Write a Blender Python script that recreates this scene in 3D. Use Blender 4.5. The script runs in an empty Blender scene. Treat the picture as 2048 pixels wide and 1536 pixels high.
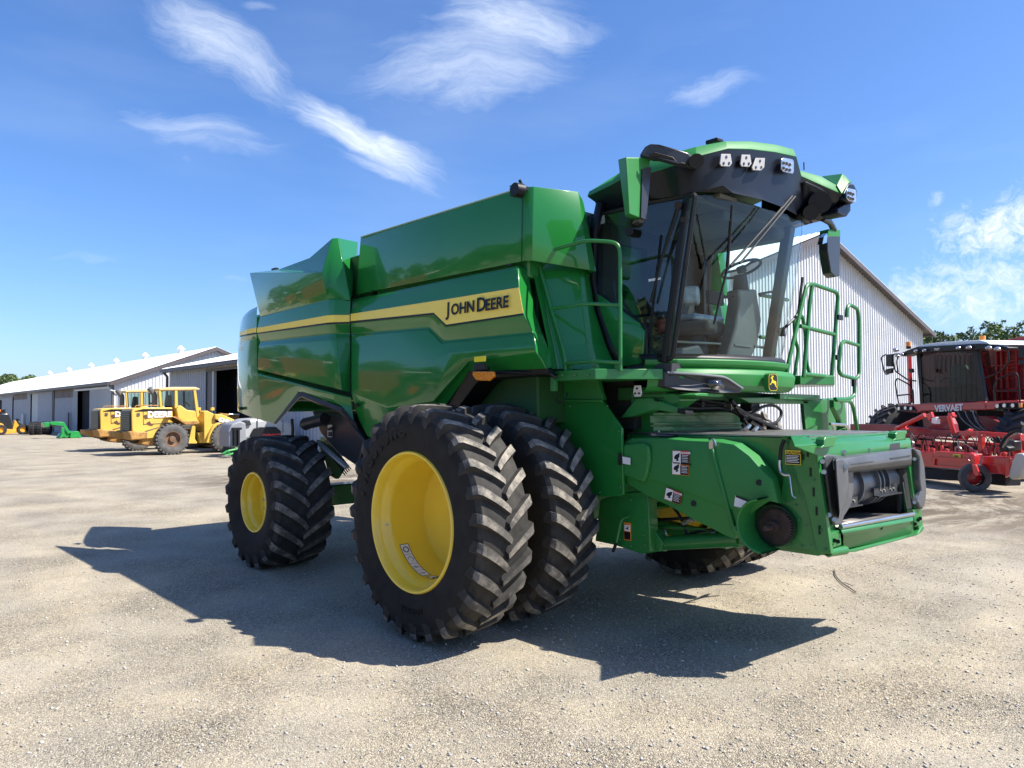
import bpy, bmesh, math, random
import numpy as np
from math import sin, cos, pi, radians, sqrt, atan2
from mathutils import Vector, Matrix
random.seed(7)
SC = bpy.context.scene
COL = SC.collection
V = Vector
# ---------------------------------------------------------------- camera
FPX = 1464.43
CAM = V((4.9759, -5.8054, 1.8865))
YAW, PIT, ROL = 2.3989, 0.0328, -0.0054
fw = V((cos(PIT)*cos(YAW), cos(PIT)*sin(YAW), sin(PIT)))
r0 = V((sin(YAW), -cos(YAW), 0)); u0 = r0.cross(fw)
rt = r0*cos(ROL)+u0*sin(ROL); up = u0*cos(ROL)-r0*sin(ROL)
cd = bpy.data.cameras.new('camera'); cam = bpy.data.objects.new('camera', cd); COL.objects.link(cam)
cd.sensor_fit = 'HORIZONTAL'; cd.sensor_width = 36; cd.lens = FPX/2048*36; cd.clip_end = 3000; cd.clip_start = .05
M = Matrix((rt, up, -fw)).transposed().to_4x4(); M.translation = CAM; cam.matrix_world = M
SC.camera = cam
def ray(px, py): return fw+rt*((px-1024)/FPX)-up*((py-768)/FPX)
def S(ax, v, px, py):
    """where the line of sight through a pixel of the photograph meets the world plane ax = v"""
    d = ray(px, py); i = 'xyz'.index(ax); t = (v-CAM[i])/d[i]; return CAM+d*t
def Y(px, py, y): return S('y', y, px, py)
# ---------------------------------------------------------------- sky, sun, exposure
SUNV = V((.645, .475, 1.0)).normalized()
el = math.asin(SUNV.z); az = atan2(SUNV.y, SUNV.x)
sd = bpy.data.lights.new('sun', 'SUN'); sd.energy = 5.0; sd.angle = radians(.5); sd.color = (1, .94, .84)
so = bpy.data.objects.new('sun', sd); COL.objects.link(so); so.rotation_euler = (-SUNV).to_track_quat('-Z', 'Y').to_euler()
W = bpy.data.worlds.new('World'); SC.world = W; W.use_nodes = True
SC.view_settings.view_transform = 'Standard'; SC.view_settings.look = 'None'; SC.view_settings.exposure = .85; SC.view_settings.gamma = 1
nt = W.node_tree; nt.nodes.clear(); L = nt.links.new
def N(t, **k):
    n = nt.nodes.new(t)
    for a, b in k.items(): setattr(n, a, b)
    return n
def mth(op, a, b=None, c=None, clamp=False):
    n = N('ShaderNodeMath', operation=op); n.use_clamp = clamp
    for i, v in enumerate((a, b, c)):
        if v is None: continue
        if isinstance(v, (int, float)): n.inputs[i].default_value = v
        else: L(v, n.inputs[i])
    return n.outputs[0]
sky = N('ShaderNodeTexSky', sky_type='NISHITA'); sky.sun_disc = False; sky.sun_elevation = el; sky.sun_rotation = pi/2-az
sky.altitude = 0; sky.air_density = 1.0; sky.dust_density = .9; sky.ozone_density = 7.5
hs = N('ShaderNodeHueSaturation'); hs.inputs['Saturation'].default_value = 1.06; hs.inputs['Value'].default_value = 1.0
tn = N('ShaderNodeVectorMath', operation='MULTIPLY'); tn.inputs[1].default_value = (1.08, 1.11, 1.24); L(sky.outputs[0], tn.inputs[0])
L(tn.outputs[0], hs.inputs['Color'])
geo = N('ShaderNodeNewGeometry'); tc = N('ShaderNodeTexCoord')
D = tc.outputs['Generated']
def dot(vec):
    n = N('ShaderNodeVectorMath', operation='DOT_PRODUCT'); L(D, n.inputs[0]); n.inputs[1].default_value = vec; return n.outputs['Value']
# clouds stand at fixed directions of the sky: tangent coordinates about the heading the yard is seen from
df = dot(fw); front = mth('GREATER_THAN', df, .15)
dfc = mth('MAXIMUM', df, .15)
cu = mth('DIVIDE', dot(rt), dfc); cv = mth('DIVIDE', dot(up), dfc)
cmb = N('ShaderNodeCombineXYZ'); L(cu, cmb.inputs[0]); L(cv, cmb.inputs[1])
wn = N('ShaderNodeTexNoise'); wn.inputs['Scale'].default_value = 5; wn.inputs['Detail'].default_value = 4; L(cmb.outputs[0], wn.inputs['Vector'])
ws = N('ShaderNodeVectorMath', operation='SUBTRACT'); L(wn.outputs['Color'], ws.inputs[0]); ws.inputs[1].default_value = (.5, .5, .5)
wm = N('ShaderNodeVectorMath', operation='SCALE'); L(ws.outputs[0], wm.inputs[0]); wm.inputs['Scale'].default_value = .11
wa = N('ShaderNodeVectorMath', operation='ADD'); L(cmb.outputs[0], wa.inputs[0]); L(wm.outputs[0], wa.inputs[1])
# (x0,y0,x1,y1 in photo pixels, half width, density, noise scale, streak, threshold, rotation of streaks)
CL = [(250, -60, 640, 235, 54, .92, 9, 4.5, .34, 5), (520, 165, 920, 402, 44, 1.1, 9, 5.0, .32, 3), (640, 310, 880, 388, 20, .9, 12, 5, .36, 2), (340, -10, 560, 150, 40, .8, 12, 6, .38, -10),
      (200, 232, 600, 305, 46, .75, 9, 4, .40, 5), (660, 165, 1190, 110, 92, .85, 7, 3.6, .35, -6), (800, 205, 1120, 150, 40, .8, 9, 4, .36, -4),
      (820, 40, 1230, 70, 66, .95, 8, 3.4, .36, 0), (900, 8, 1200, 0, 22, .6, 10, 4, .4, 0), (1290, 200, 1550, 125, 30, .75, 9, 4.5, .40, 0), (460, 6, 580, 12, 14, .6, 12, 2, .42, 0), (380, 335, 410, 342, 12, .4, 14, 2, .4, 0),
      (1780, 520, 2260, 420, 74, 1.7, 15, 1.0, .49, 0), (1640, 560, 2260, 600, 70, 1.4, 16, 1.1, .50, 0), (1740, 650, 2300, 580, 40, .7, 18, 2.4, .44, 0), (1835, 428, 1895, 400, 20, .9, 24, 1.3, .46, 0), (1860, 470, 1960, 440, 20, .9, 24, 1.3, .46, 0), (90, 498, 240, 510, 9, .45, 14, 3, .38, 0), (420, 555, 520, 562, 9, .4, 14, 3, .38, 0)]
tot = None
for (x0, y0, x1, y1, hw, den, nsc, stre, th, rot) in CL:
    ax0, ay0, ax1, ay1 = (x0-1024)/FPX, (768-y0)/FPX, (x1-1024)/FPX, (768-y1)/FPX
    ang = atan2(ay1-ay0, ax1-ax0); ln = sqrt((ax1-ax0)**2+(ay1-ay0)**2)/2
    mp = N('ShaderNodeMapping', vector_type='TEXTURE'); mp.inputs['Location'].default_value = ((ax0+ax1)/2, (ay0+ay1)/2, 0)
    mp.inputs['Rotation'].default_value = (0, 0, ang); mp.inputs['Scale'].default_value = (ln*1.08, hw/FPX*1.45, 1); L(wa.outputs[0], mp.inputs['Vector'])
    le = N('ShaderNodeVectorMath', operation='LENGTH'); L(mp.outputs[0], le.inputs[0])
    mr = N('ShaderNodeMapRange', interpolation_type='SMOOTHERSTEP'); L(le.outputs['Value'], mr.inputs[0]); mr.inputs[1].default_value = 1.15; mr.inputs[2].default_value = 0.1
    m2 = N('ShaderNodeMapping', vector_type='TEXTURE'); m2.inputs['Rotation'].default_value = (0, 0, ang+radians(rot)); m2.inputs['Scale'].default_value = (stre*1.5, 1, 1); L(wa.outputs[0], m2.inputs['Vector'])
    no = N('ShaderNodeTexNoise'); no.inputs['Scale'].default_value = nsc*3.2; no.inputs['Detail'].default_value = 14; no.inputs['Roughness'].default_value = .72; no.inputs['Distortion'].default_value = .5
    L(m2.outputs[0], no.inputs['Vector'])
    v = mth('ADD', mth('SUBTRACT', no.outputs['Fac'], th), mth('MULTIPLY', mth('SUBTRACT', mr.outputs[0], .55), .34))
    v = mth('MULTIPLY', mth('MULTIPLY', mth('MULTIPLY', v, 2.1*den, clamp=True), mth('POWER', mr.outputs[0], .7)), min(1, .8*den))
    tot = v if tot is None else mth('MAXIMUM', tot, v)
tot = mth('MULTIPLY', tot, front, clamp=True)
# thin veil so the open sky is not perfectly even
nv = N('ShaderNodeTexNoise'); nv.inputs['Scale'].default_value = 3; nv.inputs['Detail'].default_value = 5
mpv = N('ShaderNodeMapping'); mpv.inputs['Scale'].default_value = (1, 1, 4); L(D, mpv.inputs['Vector']); L(mpv.outputs[0], nv.inputs['Vector'])
veil = mth('MULTIPLY', mth('SUBTRACT', nv.outputs['Fac'], .5, clamp=True), .28)
fac = mth('MAXIMUM', tot, veil)
mx = N('ShaderNodeMix', data_type='RGBA'); L(fac, mx.inputs[0]); L(hs.outputs[0], mx.inputs[6]); mx.inputs[7].default_value = (6.0, 6.6, 7.4, 1)
bg = N('ShaderNodeBackground'); bg.inputs['Strength'].default_value = .096; L(mx.outputs[2], bg.inputs[0])
wo = N('ShaderNodeOutputWorld'); L(bg.outputs[0], wo.inputs[0])

# ---------------------------------------------------------------- materials
MAT = {}
def mat(name, col, rough=.5, metal=0, coat=0, var=.08, vscale=3, bump=0, bscale=40, spec=.5, dirt=0, alpha=None, crough=.06, dcol=(.22, .18, .13)):
    if name in MAT: return MAT[name]
    m = bpy.data.materials.new(name); m.use_nodes = True; t = m.node_tree; b = t.nodes['Principled BSDF']; l = t.links.new
    b.inputs['Roughness'].default_value = rough; b.inputs['Metallic'].default_value = metal; b.inputs['Coat Weight'].default_value = coat
    b.inputs['Coat Roughness'].default_value = crough; b.inputs['Specular IOR Level'].default_value = spec
    g = t.nodes.new('ShaderNodeTexCoord'); n = t.nodes.new('ShaderNodeTexNoise'); n.inputs['Scale'].default_value = vscale; n.inputs['Detail'].default_value = 6
    l(g.outputs['Object'], n.inputs['Vector'])
    mr = t.nodes.new('ShaderNodeMapRange'); mr.inputs[1].default_value = .3; mr.inputs[2].default_value = .7; mr.inputs[3].default_value = 1-var; mr.inputs[4].default_value = 1+var
    l(n.outputs['Fac'], mr.inputs[0])
    vm = t.nodes.new('ShaderNodeVectorMath'); vm.operation = 'SCALE'; vm.inputs[0].default_value = col[:3]; l(mr.outputs[0], vm.inputs['Scale'])
    out = vm.outputs[0]
    if dirt:
        n2 = t.nodes.new('ShaderNodeTexNoise'); n2.inputs['Scale'].default_value = 5; n2.inputs['Detail'].default_value = 10; n2.inputs['Roughness'].default_value = .7; l(g.outputs['Object'], n2.inputs['Vector'])
        r2 = t.nodes.new('ShaderNodeMapRange'); r2.inputs[1].default_value = .48; r2.inputs[2].default_value = .68; r2.inputs[4].default_value = dirt; l(n2.outputs['Fac'], r2.inputs[0])
        mi = t.nodes.new('ShaderNodeMix'); mi.data_type = 'RGBA'; l(r2.outputs[0], mi.inputs[0]); l(out, mi.inputs[6]); mi.inputs[7].default_value = (*dcol, 1); out = mi.outputs[2]
    l(out, b.inputs['Base Color'])
    if bump:
        n3 = t.nodes.new('ShaderNodeTexNoise'); n3.inputs['Scale'].default_value = bscale; n3.inputs['Detail'].default_value = 4; l(g.outputs['Object'], n3.inputs['Vector'])
        bu = t.nodes.new('ShaderNodeBump'); bu.inputs['Strength'].default_value = bump; bu.inputs['Distance'].default_value = .01; l(n3.outputs['Fac'], bu.inputs['Height']); l(bu.outputs[0], b.inputs['Normal'])
    MAT[name] = m; return m
def glass(name, tint, refl=1.0, dark=0.0):
    m = bpy.data.materials.new(name); m.use_nodes = True; t = m.node_tree; l = t.links.new; t.nodes.clear()
    o = t.nodes.new('ShaderNodeOutputMaterial'); tr = t.nodes.new('ShaderNodeBsdfTransparent'); tr.inputs[0].default_value = (*tint, 1)
    gl = t.nodes.new('ShaderNodeBsdfGlossy'); gl.inputs['Roughness'].default_value = .015
    fr = t.nodes.new('ShaderNodeFresnel'); fr.inputs[0].default_value = 1.5
    ml = t.nodes.new('ShaderNodeMath'); ml.operation = 'MULTIPLY'; ml.inputs[1].default_value = refl; ml.use_clamp = True; l(fr.outputs[0], ml.inputs[0])
    mi = t.nodes.new('ShaderNodeMixShader'); l(ml.outputs[0], mi.inputs[0]); l(tr.outputs[0], mi.inputs[1]); l(gl.outputs[0], mi.inputs[2]); l(mi.outputs[0], o.inputs[0])
    return m
GREEN = mat('green paint', (.014, .175, .030), .30, coat=.85, var=.04, vscale=2, spec=.15, bump=.012, bscale=7)
GREENF = mat('frame green', (.014, .17, .032), .42, coat=.3, var=.1, dirt=.06)
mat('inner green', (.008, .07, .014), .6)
GREENP = mat('green plastic', (.02, .19, .035), .5, var=.05, bump=.04, bscale=300)
YEL = mat('yellow paint', (.86, .60, .04), .35, coat=.6, var=.04, dirt=.03)
STR = mat('stripe yellow', (1.0, .75, .12), .4, coat=.15, var=.02, spec=.2)
BLK = mat('black plastic', (.008, .008, .010), .45, var=.1, spec=.35)
GRY = mat('grey plastic', (.028, .030, .035), .35, var=.1)
LGRY = mat('grey liner steel', (.10, .105, .115), .42, metal=.3, var=.15, vscale=6, dirt=.15)
DARK = mat('recess shade', (.008, .010, .010), .8)  # near-black colour that paints shade into holes, gaps and throats
RUB = mat('tyre rubber', (.017, .016, .015), .75, var=.25, vscale=9, bump=.15, bscale=120, dirt=.12, dcol=(.06, .052, .044), spec=.25)
RUBC = mat('tread rubber', (.034, .032, .029), .75, spec=.25, var=.3, vscale=9, bump=.15, bscale=120, dirt=.35, dcol=(.11, .10, .085))  # also on lug sides, kept dark beside the sunlit-looking tops
RUBT = mat('sunlit dusty lug rubber', (.10, .093, .083), .8, var=.35, vscale=14, bump=.25, bscale=160, dirt=.85, dcol=(.44, .39, .31), spec=.25)  # dusty lug tops, paled further so they look sunlit
STEEL = mat('bare steel', (.55, .55, .53), .3, metal=1, var=.1)
WORN = mat('worn steel', (.25, .24, .23), .4, metal=.7, var=.3, vscale=8, dirt=.3)
RUST = mat('rusty steel', (.04, .022, .018), .7, var=.4, vscale=20, bump=.3)
CHR = mat('lamp lens', (.50, .52, .55), .12, metal=.7, coat=1, var=.35, vscale=60)
WHT = mat('white sticker', (.8, .8, .78), .4)
RED = mat('red sticker', (.55, .03, .02), .4)
ORG = mat('orange sticker', (.8, .25, .03), .4)
AMB = mat('amber lens', (.85, .25, .01), .15, coat=1, var=.3, vscale=60)
CAB = mat('cab trim grey', (.32, .32, .29), .6, var=.12)
CABD = mat('cab trim dark', (.035, .036, .04), .6, var=.12)
SEAT = mat('seat fabric', (.10, .105, .11), .8, var=.2)
PLAS = mat('clear plastic wrap', (.5, .56, .58), .2, var=.3, vscale=14, bump=.6, bscale=30)
REDC = mat('red cloth', (.22, .02, .02), .7)
GLS = glass('cab glass', (.80, .92, .91), .8)
GLSS = glass('side glass', (.50, .60, .62), 1.6)

LETM = mat('pale lettering', (.9, .85, .5), .4)
LETR = mat('lettering rubber', (.009, .0085, .008), .6, spec=.3)
# ---------------------------------------------------------------- mesh tools
class MB:
    def __init__(s): s.v = []; s.f = []; s.mi = []; s.m = 0; s.mats = []
    def use(s, m):
        if m not in s.mats: s.mats.append(m)
        s.m = s.mats.index(m); return s
    def add(s, vs, fs):
        o = len(s.v); s.v += [V(p) for p in vs]; s.f += [[i+o for i in f] for f in fs]; s.mi += [s.m]*len(fs); return s
    def poly(s, pts): return s.add(pts, [list(range(len(pts)))])
    def strip(s, A, B, closed=False):
        n = len(A); return s.add(list(A)+list(B), [[i, (i+1) % n, n+(i+1) % n, n+i] for i in range(n if closed else n-1)])
    def rows(s, R, closed=False):
        n = len(R[0]); fs = []
        for j in range(len(R)-1):
            for i in range(n if closed else n-1): fs.append([j*n+i, j*n+(i+1) % n, (j+1)*n+(i+1) % n, (j+1)*n+i])
        return s.add([p for r in R for p in r], fs)
    def ext(s, pts, d):
        """solid prism: polygon pts pushed by vector d"""
        d = V(d); n = len(pts); A = [V(p) for p in pts]; B = [p+d for p in A]
        return s.add(A+B, [list(range(n))[::-1], list(range(n, 2*n))]+[[i, (i+1) % n, n+(i+1) % n, n+i] for i in range(n)])
    def box(s, c, d, ax=None, az=None):
        c = V(c); X = V(ax).normalized() if ax else V((1, 0, 0)); Z = V(az).normalized() if az else V((0, 0, 1)); Yv = Z.cross(X).normalized(); Z = X.cross(Yv)
        vs = [c+X*(d[0]/2*i)+Yv*(d[1]/2*j)+Z*(d[2]/2*k) for i in (-1, 1) for j in (-1, 1) for k in (-1, 1)]
        return s.add(vs, [[0, 1, 3, 2], [4, 6, 7, 5], [0, 4, 5, 1], [2, 3, 7, 6], [0, 2, 6, 4], [1, 5, 7, 3]])
    def b2(s, lo, hi): return s.box(((lo[0]+hi[0])/2, (lo[1]+hi[1])/2, (lo[2]+hi[2])/2), (hi[0]-lo[0], hi[1]-lo[1], hi[2]-lo[2]))
    def bar(s, a, b, w, h, az=(0, 0, 1)):
        a = V(a); b = V(b); return s.box((a+b)/2, ((b-a).length, w, h), b-a, az)
    def cyl(s, a, b, r, r2=None, n=20, cap=True):
        a = V(a); b = V(b); r2 = r if r2 is None else r2; d = (b-a).normalized(); x = d.orthogonal().normalized(); y = d.cross(x)
        A = [a+(x*cos(2*pi*i/n)+y*sin(2*pi*i/n))*r for i in range(n)]; B = [b+(x*cos(2*pi*i/n)+y*sin(2*pi*i/n))*r2 for i in range(n)]
        fs = [[i, (i+1) % n, n+(i+1) % n, n+i] for i in range(n)]
        if cap: fs += [list(range(n))[::-1], list(range(n, 2*n))]
        return s.add(A+B, fs)
    def tube(s, pts, r, n=10, bend=0.05, seg=4, closed=False):
        P = [V(p) for p in pts]
        if bend and len(P) > 2:
            Q = [P[0]]
            for i in range(1, len(P)-1):
                a, b, c = P[i-1], P[i], P[i+1]; d1 = min(bend, (a-b).length*.45); d2 = min(bend, (c-b).length*.45)
                p = b+(a-b).normalized()*d1; q = b+(c-b).normalized()*d2
                for k in range(seg+1):
                    t = k/seg; Q.append(p*(1-t)**2+b*2*t*(1-t)+q*t*t)
            Q.append(P[-1]); P = Q
        rings = []; x = None
        for i, p in enumerate(P):
            d = (P[min(i+1, len(P)-1)]-P[max(i-1, 0)]).normalized()
            if x is None: x = d.orthogonal().normalized()
            x = (x-d*x.dot(d)).normalized(); y = d.cross(x)
            rings.append([p+(x*cos(2*pi*k/n)+y*sin(2*pi*k/n))*r for k in range(n)])
        s.rows(rings, True); s.poly(rings[0][::-1]); s.poly(rings[-1]); return s
    def lathe(s, prof, o, axis=(0, 1, 0), n=64, a0=0, a1=2*pi):
        """prof: (w along axis, radius)"""
        o = V(o); d = V(axis).normalized(); x = V((1, 0, 0)) if abs(d.x) < .9 else V((0, 0, 1)); x = (x-d*x.dot(d)).normalized(); y = x.cross(d)
        full = abs(a1-a0-2*pi) < 1e-6; m = n if full else n+1
        R = [[o+d*w+(x*cos(a0+(a1-a0)*i/n)+y*sin(a0+(a1-a0)*i/n))*r for i in range(m)] for w, r in prof]
        return s.rows(R, full)
    def sph(s, c, r, n=12, sc=(1, 1, 1)):
        c = V(c); R = []
        for j in range(n//2+1):
            t = pi*j/(n//2); R.append([c+V((sin(t)*cos(2*pi*i/n)*r*sc[0], sin(t)*sin(2*pi*i/n)*r*sc[1], cos(t)*r*sc[2])) for i in range(n)])
        return s.rows(R, True)
    def mirror(s):
        n = len(s.v); s.v += [V((p.x, -p.y, p.z)) for p in s.v[:n]]; k = len(s.f)
        s.f += [[i+n for i in f[::-1]] for f in s.f[:k]]; s.mi += s.mi[:k]; return s
    def text(s, txt, size, O, X, Z, ext=.004, bold=0, align='LEFT', sx=1, shear=0, bend=None, spacing=1):
        """lettering in the plane through O spanned by X (reading direction) and Z (up)"""
        c = bpy.data.curves.new('t', 'FONT'); c.body = txt; c.size = size; c.extrude = ext; c.offset = bold; c.align_x = align; c.shear = shear; c.space_character = spacing; c.resolution_u = 3
        ob = bpy.data.objects.new('t', c); COL.objects.link(ob); dg = bpy.context.evaluated_depsgraph_get(); me = ob.evaluated_get(dg).to_mesh()
        O = V(O); X = V(X).normalized(); Z = V(Z); Z = (Z-X*Z.dot(X)).normalized(); Nn = X.cross(Z)
        if bend:  # letters set round a circle of radius bend[0] about O, from angle bend[1]
            vs = []
            for v_ in me.vertices:
                r = bend[0]+v_.co.y; a = bend[1]-v_.co.x/bend[0]; vs.append(O+X*(r*cos(a))+Z*(r*sin(a))+Nn*v_.co.z)
        else: vs = [O+X*(v_.co.x*sx)+Z*v_.co.y+Nn*v_.co.z for v_ in me.vertices]
        s.add(vs, [list(p.vertices) for p in me.polygons]); ob.evaluated_get(dg).to_mesh_clear(); bpy.data.objects.remove(ob); bpy.data.curves.remove(c); return s
    def build(s, name, mtl=None, parent=None, smooth=35, bevel=0, bseg=2, solid=0, merge=1e-4, recalc=True):
        me = bpy.data.meshes.new(name); me.from_pydata([tuple(p) for p in s.v], [], s.f)
        for m in ([mtl] if mtl and not s.mats else s.mats): me.materials.append(m)
        if s.mats: me.polygons.foreach_set('material_index', s.mi)
        bm = bmesh.new(); bm.from_mesh(me)
        if merge: bmesh.ops.remove_doubles(bm, verts=bm.verts, dist=merge)
        if recalc: bmesh.ops.recalc_face_normals(bm, faces=bm.faces)
        bm.to_mesh(me); bm.free()
        if smooth:
            me.shade_smooth(); me.set_sharp_from_angle(angle=radians(smooth))
        ob = bpy.data.objects.new(name, me); COL.objects.link(ob)
        if parent: ob.parent = parent
        if solid:
            q = ob.modifiers.new('s', 'SOLIDIFY'); q.thickness = solid; q.offset = 0
        if bevel:
            q = ob.modifiers.new('b', 'BEVEL'); q.width = bevel; q.segments = bseg; q.limit_method = 'ANGLE'; q.angle_limit = radians(18); q.harden_normals = False
        return ob
def empty(name, loc, label, cat, group=None, parent=None):
    o = bpy.data.objects.new(name, None); COL.objects.link(o); o.location = loc
    if label: o['label'] = label
    if cat: o['category'] = cat
    if group: o['group'] = group
    if parent: o.parent = parent
    return o
def tag(o, label, cat, group=None):
    o['label'] = label; o['category'] = cat
    if group: o['group'] = group
    return o
def sub(name, parent):
    o = bpy.data.objects.new(name, None); COL.objects.link(o); o.parent = parent; return o
def lerp(a, b, t): return V(a)*(1-t)+V(b)*t

# ---------------------------------------------------------------- ground
def ground():
    m = bpy.data.materials.new('gravel'); m.use_nodes = True; t = m.node_tree; l = t.links.new; b = t.nodes['Principled BSDF']
    def n(ty, **k):
        q = t.nodes.new(ty)
        for a, c in k.items(): setattr(q, a, c)
        return q
    g = n('ShaderNodeNewGeometry'); P = g.outputs['Position']
    def noise(sc, det=6, ro=.6, vec=P):
        q = n('ShaderNodeTexNoise'); q.inputs['Scale'].default_value = sc; q.inputs['Detail'].default_value = det; q.inputs['Roughness'].default_value = ro; l(vec, q.inputs['Vector']); return q.outputs['Fac']
    def ramp(f, a, c):
        q = n('ShaderNodeMapRange'); q.inputs[1].default_value = a; q.inputs[2].default_value = c; l(f, q.inputs[0]); return q.outputs[0]
    def mix(f, a, c, mode='MIX'):
        q = n('ShaderNodeMix', data_type='RGBA', blend_type=mode)
        if isinstance(f, float): q.inputs[0].default_value = f
        else: l(f, q.inputs[0])
        for i, v in ((6, a), (7, c)):
            if isinstance(v, tuple): q.inputs[i].default_value = (*v, 1)
            else: l(v, q.inputs[i])
        return q.outputs[2]
    # wheel tracks: stretched noise in the driving direction, gently swirled
    sw = n('ShaderNodeTexNoise'); sw.inputs['Scale'].default_value = .12; sw.inputs['Detail'].default_value = 2; l(P, sw.inputs['Vector'])
    sv = n('ShaderNodeVectorMath', operation='SCALE'); sv.inputs['Scale'].default_value = 6; l(sw.outputs['Color'], sv.inputs[0])
    sa = n('ShaderNodeVectorMath', operation='ADD'); l(P, sa.inputs[0]); l(sv.outputs[0], sa.inputs[1])
    sv2 = n('ShaderNodeVectorMath', operation='SCALE'); sv2.inputs['Scale'].default_value = 2.2; l(sw.outputs['Color'], sv2.inputs[0])
    sa2 = n('ShaderNodeVectorMath', operation='ADD'); l(P, sa2.inputs[0]); l(sv2.outputs[0], sa2.inputs[1])
    mp = n('ShaderNodeMapping'); mp.inputs['Rotation'].default_value = (0, 0, radians(-38)); mp.inputs['Scale'].default_value = (1.3, .12, 1); l(sa.outputs[0], mp.inputs['Vector'])
    tr = noise(1.0, 5, .55, mp.outputs[0])
    mp2 = n('ShaderNodeMapping'); mp2.inputs['Rotation'].default_value = (0, 0, radians(20)); mp2.inputs['Scale'].default_value = (.9, .15, 1); l(sa.outputs[0], mp2.inputs['Vector'])
    tr2 = noise(1.1, 5, .6, mp2.outputs[0])
    big = noise(.35, 5, .6)
    base = mix(ramp(tr, .30, .72), (.360, .326, .262), (.330, .300, .246))
    base = mix(ramp(tr2, .46, .76), base, (.395, .345, .262))
    base = mix(ramp(big, .50, .80), base, (.30, .275, .23))
    # wheel tracks left by machines turning in the yard: packed bands, cleated where tyres bit in
    trk = None
    for cx, cy, r_, w_ in ((9.0, 8.0, 13.2, .30), (9.0, 8.0, 15.3, .30), (-7, -22, 19.6, .34), (-7, -22, 21.9, .34), (14, 2, 12.0, .26), (14, 2, 10.1, .26), (-20, 16, 20.0, .4), (-20, 16, 22.6, .4), (30, -30, 37.0, .3), (30, -30, 39.2, .3)):
        q = n('ShaderNodeVectorMath', operation='DISTANCE'); l(sa2.outputs[0], q.inputs[0]); q.inputs[1].default_value = (cx, cy, 0)
        a_ = n('ShaderNodeMath', operation='SUBTRACT'); l(q.outputs['Value'], a_.inputs[0]); a_.inputs[1].default_value = r_
        b_ = n('ShaderNodeMath', operation='ABSOLUTE'); l(a_.outputs[0], b_.inputs[0])
        w = n('ShaderNodeMapRange', interpolation_type='SMOOTHSTEP'); w.inputs[1].default_value = w_*1.25; w.inputs[2].default_value = w_*.5; l(b_.outputs[0], w.inputs[0])
        if trk is None: trk = w.outputs[0]
        else:
            k_ = n('ShaderNodeMath', operation='MAXIMUM'); l(trk, k_.inputs[0]); l(w.outputs[0], k_.inputs[1]); trk = k_.outputs[0]
    k_ = n('ShaderNodeMath', operation='MULTIPLY'); l(trk, k_.inputs[0]); l(ramp(noise(1.6, 6, .7), .36, .62), k_.inputs[1]); trk = k_.outputs[0]
    k_ = n('ShaderNodeMath', operation='MULTIPLY'); l(trk, k_.inputs[0]); k_.inputs[1].default_value = .55
    base = mix(k_.outputs[0], base, (.43, .375, .275))
    vo = n('ShaderNodeTexVoronoi'); vo.inputs['Scale'].default_value = 105; l(P, vo.inputs['Vector'])
    vo2 = n('ShaderNodeTexVoronoi'); vo2.inputs['Scale'].default_value = 230; l(P, vo2.inputs['Vector'])
    sx = n('ShaderNodeSeparateColor'); l(vo.outputs['Color'], sx.inputs[0]); sx2 = n('ShaderNodeSeparateColor'); l(vo2.outputs['Color'], sx2.inputs[0])
    st = n('ShaderNodeValToRGB'); l(sx.outputs[0], st.inputs[0]); e = st.color_ramp.elements
    e[0].color = (.34, .33, .32, 1); e[1].color = (1.9, 1.85, 1.75, 1); e.new(.3).color = (.68, .66, .63, 1); e.new(.62).color = (1.05, 1.02, .98, 1); e.new(.86).color = (1.3, 1.26, 1.18, 1)
    st2 = n('ShaderNodeValToRGB'); l(sx2.outputs[1], st2.inputs[0]); e = st2.color_ramp.elements
    e[0].color = (.42, .41, .39, 1); e[1].color = (1.65, 1.6, 1.5, 1); e.new(.5).color = (.98, .97, .95, 1)
    patch = ramp(noise(.9, 4, .55), .30, .66)   # where stones lie loose / where fines are packed
    c1 = mix(1.0, base, st.outputs[0], 'MULTIPLY'); c2 = mix(1.0, base, st2.outputs[0], 'MULTIPLY')
    col = mix(patch, c2, c1)
    clod = ramp(noise(7, 8, .75), .66, .72)
    def spot(x, y, r):   # ground that is churned up: round a place
        q = n('ShaderNodeVectorMath', operation='DISTANCE'); l(P, q.inputs[0]); q.inputs[1].default_value = (x, y, 0)
        w = n('ShaderNodeMapRange', interpolation_type='SMOOTHSTEP'); w.inputs[1].default_value = r; w.inputs[2].default_value = r*.35; l(q.outputs['Value'], w.inputs[0]); return w.outputs[0]
    def mx2(a, c, op='MAXIMUM'):
        q = n('ShaderNodeMath', operation=op)
        for i, v in enumerate((a, c)):
            if isinstance(v, float): q.inputs[i].default_value = v
            else: l(v, q.inputs[i])
        return q.outputs[0]
    dz = mx2(mx2(spot(1.0, 9.6, 4.6), spot(4.2, 9.6, 3.5)), mx2(spot(.9, -5.6, .75), spot(-14, 3.5, 4.0)))
    mp3 = n('ShaderNodeMapping'); mp3.inputs['Rotation'].default_value = (0, 0, radians(50)); mp3.inputs['Scale'].default_value = (1, .35, 1); l(sa.outputs[0], mp3.inputs['Vector'])
    dirt_ = mx2(ramp(noise(2.2, 9, .72, mp3.outputs[0]), .40, .54), dz, 'MULTIPLY')
    col = mix(mx2(dirt_, .85, 'MULTIPLY'), col, (.13, .10, .07))
    cl2 = n('ShaderNodeMath', operation='MULTIPLY'); l(clod, cl2.inputs[0]); l(mx2(mx2(ramp(noise(.25, 3), .5, .62), .25, 'MULTIPLY'), mx2(dz, .9, 'MULTIPLY')), cl2.inputs[1])
    col = mix(cl2.outputs[0], col, (.085, .07, .055))
    l(col, b.inputs['Base Color']); b.inputs['Roughness'].default_value = .9; b.inputs['Specular IOR Level'].default_value = .25
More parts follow.
